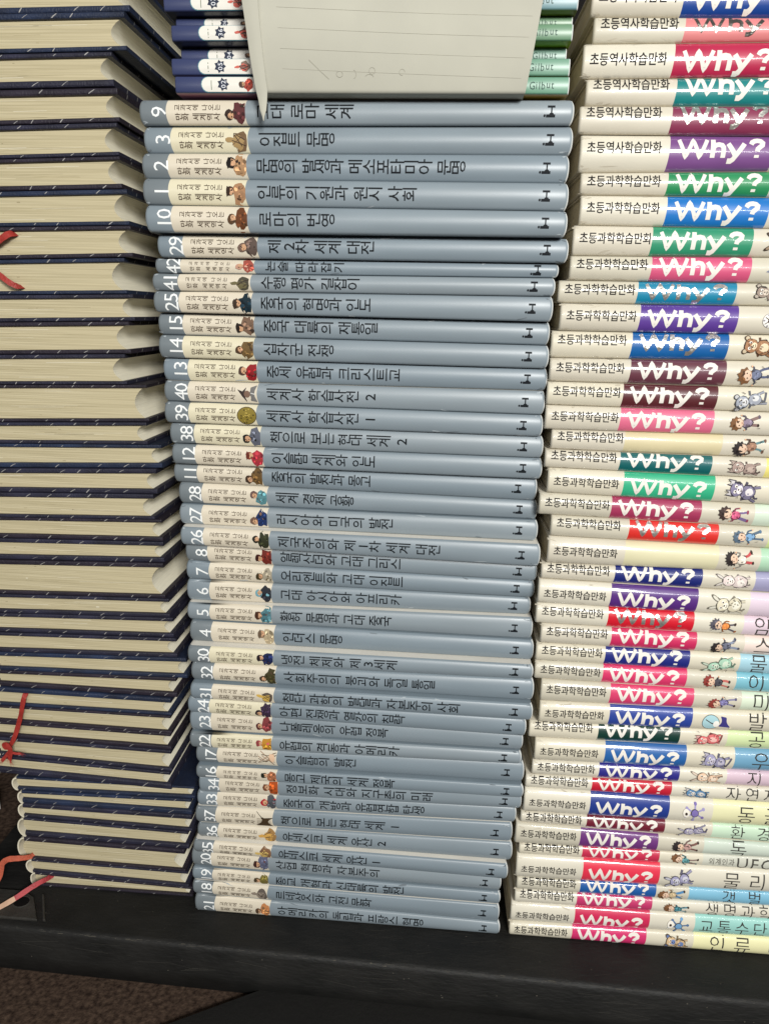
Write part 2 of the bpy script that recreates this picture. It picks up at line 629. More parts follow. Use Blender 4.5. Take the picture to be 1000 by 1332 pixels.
# a scrap of white card at the far left
white = material('white_card', srgb(225, 222, 214), 0.7, 0.3, vary=0.08, vscale=(60, 60, 60))
mb = MB()
box(mb, -0.45, -0.3705, 0.138, 0.1395, 0.0005, 0.022, white)
tag(mb.build('card_scrap', loc=(0, 0, FLOOR_Z)), 'white scrap of card on the carpet left of the pallet', 'card')

# ------------------------------------------------------------------ small printed pictures
class Turned:
    """the same spine with the drawing turned a little about its middle"""

    def __init__(self, S, uc, vc, ang, sc):
        self.S, self.uc, self.vc, self.c, self.s = S, uc, vc, math.cos(ang) * sc, math.sin(ang) * sc

    def p(self, u, v, lift=0.0):
        a, b = u - self.uc, v - self.vc
        return self.S.p(self.uc + a * self.c - b * self.s, self.vc + a * self.s + b * self.c, lift)


def pm(rgb):
    return print_mat(rgb, 'flat')


SKIN = (205, 160, 125)


def figure(mb, S, kind, u, v, H, T, c1, c2, seed):
    """little drawn figure lying on its back: its feet at u, its head towards the left"""
    r = random.Random(seed)
    if kind in ('kid', 'beast', 'object', 'gear'):
        c1, c2 = [tuple(int(x * .86 + 205 * .14) for x in c) for c in (c1, c2)]
        S = Turned(S, u - H * .5, v, r.uniform(-.22, .22), r.uniform(.86, 1.0))
    lf = [LIFT]

    def nx():
        lf[0] += 0.00003
        return lf[0]
    ink = pm((60, 48, 42))
    sh = lambda c, k: pm(tuple(int(max(0, min(255, x * k))) for x in c))
    if kind == 'person':
        b = oval(u - H * 0.24, v + r.uniform(-.05, .05) * T, H * 0.32, T * 0.42, 14, 0, 0.22, r)
        b = [(min(u, p[0]), p[1]) for p in b]
        blob(mb, S, b, sh(c1, .8), nx())
        hv = v + r.uniform(-.14, .14) * T
        for k in range(13):
            cu_, cv_ = u - r.uniform(.04, .44) * H, v + r.uniform(-.3, .3) * T
            w = .55 + .45 * (u - cu_) / (.44 * H)
            blob(mb, S, oval(min(cu_, u - .05 * H), v + (cv_ - v) * (1.25 - .5 * w), H * r.uniform(.03, .09), T * r.uniform(.03, .10), 8, r.uniform(0, 3), .3, r),
                 (sh(c1, .55), sh(c1, 1.25), sh(c1, .75), sh(c2, 1.0), sh(c1, 1.0))[k % 5], nx(), 2)
        hs = r.uniform(.85, 1.1)
        blob(mb, S, oval(u - H * 0.66, hv, H * 0.19 * hs, T * 0.20 * hs, 12, 0, .12, r), sh(c2, .9), nx())
        blob(mb, S, oval(u - H * 0.60, hv + r.uniform(-.05, .05) * T, H * 0.13 * hs, T * 0.13 * hs, 10, 0, .15, r), sh(SKIN, .95), nx())
        for k in range(5):
            blob(mb, S, oval(u - H * r.uniform(.52, .7), hv + r.uniform(-.1, .1) * T, H * .03, T * .028, 6, r.uniform(0, 3), .2, r),
                 (sh(SKIN, .7), sh(c2, .7), sh(SKIN, 1.12), sh(SKIN, .6), ink)[k], nx(), 1)
        if r.random() < .5:
            blob(mb, S, oval(u - H * 0.74, hv, H * 0.09, T * 0.2, 9, 0, .2, r), sh(c2, .65), nx())
    elif kind == 'mask':
        blob(mb, S, oval(u - H * 0.45, v, H * 0.48, T * 0.42, 18), ink, nx())
        blob(mb, S, oval(u - H * 0.45, v, H * 0.45, T * 0.39, 18), pm(c1), nx())
        for k in range(26):
            a, d = r.uniform(0, 6.3), r.uniform(0, .36)
            blob(mb, S, oval(u - H * (0.45 + d * math.cos(a)), v + T * d * math.sin(a), H * .04, T * .035, 6, a), pm(c2 if k % 2 else (70, 60, 30)), nx(), 1)
    elif kind == 'hat':
        blob(mb, S, [(u, v - .35 * T), (u, v + .4 * T), (u - .3 * H, v + .3 * T), (u - .38 * H, v), (u - .3 * H, v - .3 * T)], pm(c2), nx())
        blob(mb, S, oval(u - .48 * H, v, .15 * H, .16 * T), pm((120, 95, 80)), nx())
        blob(mb, S, [(u - .5 * H, v - .36 * T), (u - .52 * H, v + .3 * T), (u - .7 * H, v + .12 * T), (u - .95 * H, v + .2 * T), (u - .72 * H, v - .1 * T)], pm(c1), nx())
        stroke(mb, S, [(u - .1 * H, v), (u - .3 * H, v + .05 * T)], .0006, pm((200, 200, 195)), nx())
    elif kind == 'slab':
        blob(mb, S, [(u, v - .42 * T), (u, v + .14 * T), (u - .5 * H, v + .10 * T), (u - .95 * H, v + .42 * T), (u - .95 * H, v - .40 * T)], pm(c1), nx())
        for k in range(6):
            stroke(mb, S, [(u - .1 * H, v - (.35 - k * .08) * T), (u - .9 * H, v - (.33 - k * .08) * T)], .0003, pm(c2), nx())
    elif kind == 'branch':
        for k in range(7):
            stroke(mb, S, [(u - r.uniform(0, .2) * H, v + r.uniform(-.4, .4) * T), (u - r.uniform(.4, .6) * H, v + r.uniform(-.2, .2) * T),
                           (u - r.uniform(.8, 1.1) * H, v + r.uniform(-.4, .4) * T)], .0005, pm(c1 if k % 2 else c2), nx())
        blob(mb, S, oval(u - .25 * H, v + .1 * T, .16 * H, .2 * T, 10, .3, .2, r), pm((214, 180, 150)), nx())
    elif kind == 'object':
        blob(mb, S, oval(u - H * 0.30, v, H * 0.32, T * 0.40, 12, .2, .2, r), pm(c2), nx())
        blob(mb, S, oval(u - H * 0.38, v - .08 * T, H * 0.26, T * 0.28, 11, .4, .22, r), pm(c1), nx())
        blob(mb, S, oval(u - H * 0.78, v - .02 * T, H * 0.2, T * 0.10, 9, .1, .2, r), pm(c1), nx())
        for k in range(6):
            stroke(mb, S, [(u - r.uniform(0, .3) * H, v + r.uniform(-.3, .3) * T), (u - r.uniform(.3, .7) * H, v + r.uniform(-.25, .25) * T)],
                   .0004, ink if k % 2 else pm(c2), nx())
    elif kind == 'kid':
        hv = v + r.uniform(-.1, .1) * T
        for q, dv in enumerate((-.16, .16)):
            fu, fv = u - r.uniform(0, .12) * H, v + dv * T * r.uniform(.9, 2.1)
            stroke(mb, S, [(fu, fv), (u - .2 * H, v + dv * T * 1.1), (u - .42 * H, v + dv * .6 * T)], T * r.uniform(.10, .17), sh(c2, 1.0), nx())
            blob(mb, S, oval(fu, fv, .04 * H, .1 * T, 8, 0, .2, r), ink if r.random() < .6 else sh(c1, .7), nx(), 2)
        blob(mb, S, oval(u - .44 * H, v, .17 * H, .26 * T, 12, 0, .14, r), sh(c1, .45), nx())
        blob(mb, S, oval(u - .445 * H, v, .15 * H, .22 * T, 12, 0, .14, r), pm(c1), nx())
        for k in range(5):
            blob(mb, S, oval(u - r.uniform(.34, .54) * H, v + r.uniform(-.14, .14) * T, .035 * H, .045 * T, 7, r.uniform(0, 3), .3, r), sh(c1, r.choice((.65, 1.2))), nx(), 1)
        for dv in (-1, 1):
            a1 = (u - r.uniform(.3, .7) * H, v + dv * r.uniform(.36, .47) * T)
            stroke(mb, S, [(u - .52 * H, v + dv * .18 * T), (u - .46 * H, v + dv * .34 * T), a1], .0009, sh(c1, .6), nx())
            blob(mb, S, oval(a1[0], a1[1], .025 * H, .045 * T, 7), sh(SKIN, 1.08), nx(), 1)
        hair = r.choice(((66, 52, 48), (50, 44, 44), (120, 84, 56), c2, (140, 60, 54)))
        st = []
        nn = r.choice((8, 10, 12, 14))
        for k in range(nn * 2):
            a = 2 * math.pi * k / (nn * 2)
            rr = 1 + (.16 if k % 2 else -.10) * r.uniform(.4, 1.6)
            st.append((u - .77 * H + .2 * H * rr * math.cos(a), hv + .35 * T * rr * math.sin(a)))
        blob(mb, S, st, pm(hair), nx())
        blob(mb, S, oval(u - .69 * H, hv, .125 * H, .26 * T, 12, 0, .07, r), sh((226, 194, 168), .8), nx())
        blob(mb, S, oval(u - .695 * H, hv, .113 * H, .235 * T, 12, 0, .07, r), pm((226, 194, 168)), nx())
        for k in range(3):
            blob(mb, S, oval(u - r.uniform(.74, .86) * H, hv + r.uniform(-.2, .2) * T, .05 * H, .05 * T, 7, r.uniform(0, 3), .3, r), sh(hair, .7 if k else 1.3), nx(), 1)
        for dv in (-.11, .11):
            blob(mb, S, oval(u - .71 * H, hv + dv * T, .020 * H, .034 * T, 7), ink, nx(), 1)
        stroke(mb, S, [(u - .63 * H, hv - .06 * T), (u - .615 * H, hv), (u - .63 * H, hv + .05 * T)], .0003, pm((150, 80, 66)), nx())
        for k in range(6):
            a, b_ = u - r.uniform(.05, .98) * H, v + r.uniform(-.44, .44) * T
            stroke(mb, S, [(a, b_), (a - r.uniform(.02, .09) * H, b_ + r.uniform(-.12, .12) * T)], .00028, ink, nx())
    elif kind == 'beast':
        ears = r.choice(('point', 'round', 'long', 'tuft'))
        hv = v + r.uniform(-.12, .12) * T
        bs = r.uniform(.8, 1.1)
        t0 = (u - .08 * H, v + r.choice((-1, 1)) * .2 * T)
        stroke(mb, S, [(u - .2 * H, v), t0, (u + .01 * H, v + r.uniform(-.4, .4) * T)], .0013, sh(c1, .6), nx())
        for dv in (-.24, .24):
            q = (u - r.uniform(0, .06) * H, v + dv * T * r.uniform(1, 1.6))
            stroke(mb, S, [q, (u - .3 * H, v + dv * T * .8)], T * .12, sh(c1, .5), nx())
            stroke(mb, S, [q, (u - .3 * H, v + dv * T * .8)], T * .085, sh(c1, .95), nx())
            q = (u - r.uniform(.36, .5) * H, v + dv * T * r.uniform(1.5, 1.9))
            stroke(mb, S, [q, (u - .46 * H, v + dv * T)], T * .10, sh(c1, .6), nx())
        blob(mb, S, oval(u - .34 * H, v, .24 * H * bs, .36 * T * bs, 14, 0, .09, r), sh(c1, .45), nx())
        blob(mb, S, oval(u - .34 * H, v, .22 * H * bs, .325 * T * bs, 14, 0, .09, r), pm(c1), nx())
        blob(mb, S, oval(u - .31 * H, v + r.uniform(-.06, .06) * T, .13 * H * bs, .19 * T * bs, 10, 0, .14, r), pm(c2), nx())
        for k in range(6):
            blob(mb, S, oval(u - r.uniform(.18, .5) * H, v + r.uniform(-.25, .25) * T, .03 * H, .04 * T, 7, r.uniform(0, 3), .3, r), sh(c1, r.choice((.65, .8, 1.15))), nx(), 1)
        for dv in (-1, 1):
            if ears == 'point':
                e = [(u - .78 * H, hv + dv * .12 * T), (u - 1.0 * H, hv + dv * .38 * T), (u - .7 * H, hv + dv * .36 * T)]
            elif ears == 'round':
                e = oval(u - .84 * H, hv + dv * .30 * T, .085 * H, .13 * T, 10)
            elif ears == 'long':
                e = oval(u - .97 * H, hv + dv * .22 * T, .17 * H, .085 * T, 10, dv * -.5)
            else:
                e = [(u - .80 * H, hv + dv * .06 * T), (u - 1.02 * H, hv + dv * .10 * T), (u - .9 * H, hv + dv * .2 * T), (u - 1.0 * H, hv + dv * .34 * T), (u - .76 * H, hv + dv * .34 * T)]
            blob(mb, S, e, sh(c1, .5), nx())
            ce = (sum(p[0] for p in e) / len(e), sum(p[1] for p in e) / len(e))
            blob(mb, S, [(ce[0] + (p[0] - ce[0]) * .7, ce[1] + (p[1] - ce[1]) * .7) for p in e], sh(c2, .9), nx(), 2)
        blob(mb, S, oval(u - .70 * H, hv, .20 * H, .33 * T, 14, 0, .07, r), sh(c1, .45), nx())
        blob(mb, S, oval(u - .70 * H, hv, .182 * H, .30 * T, 14, 0, .07, r), sh(c1, 1.05), nx())
        blob(mb, S, oval(u - .62 * H, hv, .085 * H, .17 * T, 10, 0, .1, r), sh(c2, 1.05), nx())
        ew = r.uniform(.10, .15)
        for dv in (-ew, ew):
            blob(mb, S, oval(u - .74 * H, hv + dv * T, .045 * H, r.uniform(.05, .08) * T, 10), pm((238, 234, 224)), nx(), 2)
            blob(mb, S, oval(u - .73 * H, hv + dv * T * .9, .024 * H, .04 * T, 8), ink, nx(), 1)
        blob(mb, S, oval(u - .655 * H, hv, .018 * H, .045 * T, 8), ink, nx(), 1)
        stroke(mb, S, [(u - .6 * H, hv - .09 * T), (u - .575 * H, hv), (u - .6 * H, hv + .09 * T)], .0003, ink, nx())
        for k in range(8):
            a, b_ = u - r.uniform(.02, .98) * H, v + r.uniform(-.44, .44) * T
            stroke(mb, S, [(a, b_), (a - r.uniform(.02, .1) * H, b_ + r.uniform(-.12, .12) * T)], .00028, ink, nx())
    elif kind == 'ball':
        blob(mb, S, oval(u - .70 * H, v, .21 * H, .30 * T, 18), ink, nx())
        blob(mb, S, oval(u - .70 * H, v, .20 * H, .285 * T, 18), pm((235, 232, 226)), nx())
        blob(mb, S, oval(u - .70 * H, v, .085 * H, .12 * T, 5), ink, nx(), 2)
        for k in range(5):
            a = 2 * math.pi * k / 5
            stroke(mb, S, [(u - .70 * H + .085 * H * math.cos(a), v + .12 * T * math.sin(a)), (u - .70 * H + .17 * H * math.cos(a), v + .24 * T * math.sin(a))], .0004, ink, nx())
            a += .6
            blob(mb, S, oval(u - .70 * H + .165 * H * math.cos(a), v + .23 * T * math.sin(a), .03 * H, .04 * T, 6), pm((150, 145, 150)), nx(), 1)
        stroke(mb, S, [(u - .42 * H, v + .25 * T), (u - .36 * H, v + .2 * T)], .0006, pm(c1), nx())
        stroke(mb, S, [(u - .42 * H, v - .15 * T), (u - .36 * H, v - .2 * T)], .0006, pm(c1), nx())
    elif kind == 'clock':
        blob(mb, S, oval(u - .68 * H, v, .28 * H, .40 * T, 20), ink, nx())
        blob(mb, S, oval(u - .68 * H, v, .265 * H, .375 * T, 20), pm(c1), nx())
        stroke(mb, S, [(u - .68 * H, v), (u - .85 * H, v + .16 * T)], .0006, ink, nx())
        stroke(mb, S, [(u - .68 * H, v), (u - .5 * H, v - .1 * T)], .0008, ink, nx())
        blob(mb, S, oval(u - .5 * H, v - .06 * T, .1 * H, .18 * T, 10), pm((238, 234, 226)), nx())
        blob(mb, S, [(u - .4 * H, v - .2 * T), (u - .36 * H, v + .34 * T), (u - .2 * H, v + .3 * T), (u - .04 * H, v - .24 * T)], pm(c2), nx())
        blob(mb, S, oval(u - .02 * H, v - .28 * T, .04 * H, .08 * T, 8), pm((225, 215, 190)), nx())
    elif kind == 'gear':
        for k in range(6):
            a = k * math.pi / 3 + .3
            stroke(mb, S, [(u - .45 * H, v), (u - .45 * H + .34 * H * math.cos(a), v + .40 * T * math.sin(a))], .0012, pm(c2), nx())
            blob(mb, S, oval(u - .45 * H + .34 * H * math.cos(a), v + .40 * T * math.sin(a), .055 * H, .08 * T, 8), pm(c1 if k % 2 else c2), nx(), 2)
        blob(mb, S, oval(u - .45 * H, v, .14 * H, .2 * T), ink, nx())
        blob(mb, S, oval(u - .45 * H, v, .12 * H, .17 * T), pm(c1), nx())
        blob(mb, S, oval(u - .75 * H, v + .05 * T, .12 * H, .22 * T), pm((236, 230, 218)), nx())
        blob(mb, S, oval(u - .75 * H, v + .02 * T, .05 * H, .08 * T, 8), ink, nx(), 1)

# number, x left, x right, y of the spine, z bottom, z top, tilt bottom, tilt top, title, title end
BLUE = [
 (9, -0.1179, 0.1211, -0.0074, 0.5573, 0.5699, 0.006, 0.003, '고대 로마 세계', 0.503),
 (3, -0.1170, 0.1220, -0.0057, 0.5431, 0.5573, 0.004, 0.006, '이집트 문명', 0.454),
 (2, -0.1181, 0.1209, -0.0082, 0.5290, 0.5431, 0.000, 0.004, '문명의 발생과 메소포타미아 문명', 0.762),
 (1, -0.1175, 0.1215, -0.0109, 0.5149, 0.5290, -0.001, 0.000, '인류의 기원과 원시 사회', 0.651),
 (10, -0.1169, 0.1221, -0.0113, 0.5009, 0.5149, 0.004, -0.001, '로마의 번영', 0.458),
 (29, -0.1137, 0.1253, -0.0040, 0.4878, 0.5009, 0.004, 0.004, '제2차 세계 대전', 0.536),
 (42, -0.1175, 0.1215, 0.0004, 0.4794, 0.4878, 0.007, 0.004, '논술 따라잡기', 0.479),
 (41, -0.1190, 0.1200, -0.0020, 0.4692, 0.4794, 0.006, 0.007, '수행 평가 길잡이', 0.523),
 (25, -0.1192, 0.1198, -0.0017, 0.4558, 0.4692, -0.001, 0.006, '중국의 혁명과 인도', 0.554),
 (15, -0.1191, 0.1199, 0.0034, 0.4423, 0.4558, -0.002, -0.001, '중국 대륙의 재통일', 0.568),
 (14, -0.1188, 0.1202, 0.0008, 0.4286, 0.4423, -0.001, -0.002, '십자군 전쟁', 0.457),
 (13, -0.1180, 0.1210, 0.0041, 0.4148, 0.4286, 0.002, -0.001, '중세 유럽과 크리스트교', 0.626),
 (40, -0.1183, 0.1207, 0.0037, 0.4009, 0.4148, -0.005, 0.002, '세계사 학습사전 2', 0.563),
 (39, -0.1185, 0.1205, 0.0025, 0.3874, 0.4009, -0.004, -0.005, '세계사 학습사전 1', 0.565),
 (38, -0.1168, 0.1222, 0.0050, 0.3734, 0.3874, -0.004, -0.004, '책으로 보는 현대 세계 2', 0.641),
 (12, -0.1163, 0.1227, 0.0050, 0.3599, 0.3734, -0.005, -0.004, '이슬람 세계와 인도', 0.558),
 (11, -0.1177, 0.1213, 0.0099, 0.3453, 0.3599, -0.013, -0.005, '중국의 발전과 몽고', 0.551),
 (28, -0.1156, 0.1230, 0.0110, 0.3316, 0.3453, -0.005, -0.013, '세계 경제 공황', 0.494),
 (27, -0.1151, 0.1239, 0.0087, 0.3175, 0.3316, -0.006, -0.005, '러시아와 미국의 발전', 0.602),
 (26, -0.1131, 0.1259, 0.0026, 0.3033, 0.3175, -0.018, -0.006, '제국주의와 제1차 세계 대전', 0.727),
 (8, -0.1129, 0.1261, 0.0099, 0.2899, 0.3033, -0.013, -0.018, '알렉산더와 고대 그리스', 0.620),
 (7, -0.1134, 0.1256, 0.0106, 0.2767, 0.2899, -0.006, -0.013, '오리엔트와 고대 이집트', 0.630),
 (6, -0.1140, 0.1240, 0.0110, 0.2625, 0.2767, 0.007, -0.006, '고대 아시아와 아프리카', 0.630),
 (5, -0.1131, 0.1259, 0.0068, 0.2479, 0.2625, -0.006, 0.007, '황허 문명과 고대 중국', 0.597),
 (4, -0.1114, 0.1276, 0.0047, 0.2326, 0.2479, -0.002, -0.006, '인더스 문명', 0.450),
 (30, -0.1115, 0.1275, -0.0015, 0.2205, 0.2326, 0.006, -0.002, '냉전 체제와 제3세계', 0.614),
 (32, -0.1099, 0.1291, -0.0012, 0.2052, 0.2205, -0.005, 0.006, '사회주의의 붕괴와 독일 통일', 0.716),
 (31, -0.1100, 0.1290, -0.0051, 0.1926, 0.2052, -0.006, -0.005, '첨단 과학의 발달과 자본주의 사회', 0.791),
 (24, -0.1131, 0.1259, -0.0031, 0.1792, 0.1926, -0.013, -0.006, '아편 전쟁과 열강의 침략', 0.647),
 (23, -0.1138, 0.1252, 0.0008, 0.1640, 0.1792, 0.002, -0.013, '나폴레옹의 유럽 정복', 0.601),
 (22, -0.1141, 0.1249, -0.0011, 0.1521, 0.1640, 0.013, 0.002, '유럽의 격동과 아메리카', 0.638),
 (17, -0.1110, 0.1280, 0.0015, 0.1365, 0.1521, 0.004, 0.013, '이슬람의 발전', 0.495),
 (16, -0.1107, 0.1283, -0.0014, 0.1258, 0.1365, 0.004, 0.004, '몽고 제국의 세계 정복', 0.613),
 (34, -0.1106, 0.1284, 0.0026, 0.1115, 0.1258, 0.018, 0.004, '정보화 시대와 지구촌의 미래', 0.730),
 (33, -0.1133, 0.1257, 0.0046, 0.0978, 0.1115, 0.018, 0.018, '중국의 개방과 유럽연합 탄생', 0.717),
 (37, -0.1151, 0.1239, 0.0035, 0.0822, 0.0978, 0.009, 0.018, '책으로 보는 현대 세계 1', 0.649),
 (36, -0.1140, 0.1250, 0.0030, 0.0676, 0.0822, -0.007, 0.009, '유네스코 세계 유산 2', 0.604),
 (35, -0.1166, 0.1224, -0.0007, 0.0550, 0.0676, -0.018, -0.007, '유네스코 세계 유산 1', 0.600),
 (20, -0.1201, 0.1189, 0.0034, 0.0392, 0.0550, -0.009, -0.018, '산업 혁명과 자본주의', 0.613),
 (19, -0.1200, 0.1190, 0.0021, 0.0280, 0.0392, -0.007, -0.009, '종교 개혁과 신대륙의 발전', 0.691),
 (18, -0.1200, 0.1190, 0.0010, 0.0139, 0.0280, -0.018, -0.007, '르네상스와 고전 문화', 0.588),
 (21, -0.1187, 0.1203, 0.0002, 0.0000, 0.0139, 0.000, -0.018, '아메리카의 독립과 프랑스 혁명', 0.752),
]
# x left, z bottom, z top, tilt bottom, tilt top, panel start, panel end, title zone start, title start, title
CREAM = [
 (0.1261, 0.6107, 0.6265, -0.005, 0.000, 0.0468, 0.1019, 0.0000, 0.0000, ''),
 (0.1284, 0.6000, 0.6107, 0.008, -0.005, 0.0470, 0.1021, 0.0000, 0.0000, ''),
 (0.1242, 0.5837, 0.6000, 0.009, 0.008, 0.0474, 0.1025, 0.0000, 0.0000, ''),
 (0.1274, 0.5697, 0.5837, 0.002, 0.009, 0.0475, 0.1026, 0.0000, 0.0000, ''),
 (0.1250, 0.5555, 0.5697, -0.001, 0.002, 0.0491, 0.1042, 0.0000, 0.0000, ''),
 (0.1271, 0.5384, 0.5555, 0.016, -0.001, 0.0480, 0.1031, 0.0000, 0.0000, ''),
 (0.1290, 0.5249, 0.5384, -0.000, 0.016, 0.0475, 0.1026, 0.0000, 0.0000, ''),
 (0.1300, 0.5089, 0.5249, -0.002, -0.000, 0.0475, 0.1026, 0.0000, 0.0000, ''),
 (0.1276, 0.4939, 0.5089, 0.009, -0.002, 0.0440, 0.0991, 0.0000, 0.0000, ''),
 (0.1273, 0.4799, 0.4939, 0.005, 0.009, 0.0458, 0.1009, 0.0000, 0.0000, ''),
 (0.1220, 0.4674, 0.4799, 0.007, 0.005, 0.0452, 0.1003, 0.0000, 0.0000, ''),
 (0.1241, 0.4515, 0.4674, 0.005, 0.007, 0.0457, 0.1008, 0.0000, 0.0000, ''),
 (0.1206, 0.4365, 0.4515, 0.012, 0.005, 0.0468, 0.1019, 0.0000, 0.0000, ''),
 (0.1210, 0.4213, 0.4365, 0.002, 0.012, 0.0472, 0.1023, 0.0000, 0.0000, ''),
 (0.1205, 0.4067, 0.4213, -0.002, 0.002, 0.0450, 0.1001, 0.0000, 0.0000, ''),
 (0.1208, 0.3924, 0.4067, 0.003, -0.002, 0.0447, 0.0998, 0.0000, 0.0000, ''),
 (0.1257, 0.3790, 0.3924, -0.005, 0.003, 0.0443, 0.0994, 0.0000, 0.0000, ''),
 (0.1228, 0.3664, 0.3790, -0.013, -0.005, 0.0456, 0.1007, 0.1327, 0.0000, ''),
 (0.1256, 0.3498, 0.3664, -0.016, -0.013, 0.0464, 0.1015, 0.0000, 0.0000, ''),
 (0.1217, 0.3353, 0.3498, -0.016, -0.016, 0.0448, 0.0999, 0.1321, 0.0000, ''),
 (0.1301, 0.3213, 0.3353, -0.016, -0.016, 0.0488, 0.1039, 0.1344, 0.0000, ''),
 (0.1296, 0.3050, 0.3213, 0.002, -0.016, 0.0485, 0.1036, 0.1323, 0.0000, ''),
 (0.1269, 0.2916, 0.3050, -0.016, 0.002, 0.0469, 0.1020, 0.1348, 0.0000, ''),
 (0.1259, 0.2749, 0.2916, -0.015, -0.016, 0.0467, 0.1018, 0.1344, 0.0000, ''),
 (0.1259, 0.2609, 0.2749, -0.009, -0.015, 0.0467, 0.1018, 0.1333, 0.1363, '암석'),
 (0.1301, 0.2475, 0.2609, -0.001, -0.009, 0.0461, 0.1012, 0.1317, 0.1357, '스포츠'),
 (0.1282, 0.2339, 0.2475, -0.006, -0.001, 0.0455, 0.1006, 0.1329, 0.1370, '물'),
 (0.1285, 0.2199, 0.2339, -0.006, -0.006, 0.0452, 0.1003, 0.1324, 0.1365, '이브'),
 (0.1336, 0.2057, 0.2199, 0.012, -0.006, 0.0464, 0.1015, 0.1326, 0.1378, '미생물'),
 (0.1339, 0.1897, 0.2057, 0.016, 0.012, 0.0472, 0.1023, 0.0000, 0.1370, '발명품'),
 (0.1283, 0.1759, 0.1897, 0.012, 0.016, 0.0472, 0.1023, 0.1338, 0.1443, '공룡'),
 (0.1333, 0.1582, 0.1759, 0.016, 0.012, 0.0482, 0.1033, 0.1356, 0.1441, '우주'),
 (0.1329, 0.1459, 0.1582, 0.012, 0.016, 0.0465, 0.1016, 0.1337, 0.1434, '지구'),
 (0.1292, 0.1339, 0.1459, 0.001, 0.012, 0.0463, 0.1014, 0.0000, 0.1372, '자연재해'),
 (0.1291, 0.1136, 0.1339, 0.007, 0.001, 0.0465, 0.1016, 0.0000, 0.1455, '동굴'),
 (0.1281, 0.1015, 0.1136, -0.016, 0.007, 0.0471, 0.1022, 0.1353, 0.1439, '환경'),
 (0.1252, 0.0875, 0.1015, 0.016, -0.016, 0.0464, 0.1015, 0.1337, 0.1500, '독'),
 (0.1290, 0.0766, 0.0875, 0.008, 0.016, 0.0457, 0.1008, 0.0000, 0.1355, '외계인과UFO'),
 (0.1279, 0.0566, 0.0766, 0.015, 0.008, 0.0484, 0.1035, 0.0000, 0.1456, '물리'),
 (0.1296, 0.0446, 0.0566, 0.009, 0.015, 0.0467, 0.1018, 0.1254, 0.1451, '갯벌'),
 (0.1291, 0.0324, 0.0446, 0.011, 0.009, 0.0458, 0.1009, 0.0000, 0.1380, '생명과학'),
 (0.1270, 0.0150, 0.0324, 0.016, 0.011, 0.0477, 0.1028, 0.1358, 0.1380, '교통수단'),
 (0.1271, 0.0000, 0.0150, 0.000, 0.016, 0.0471, 0.1022, 0.1369, 0.1454, '인류'),
]
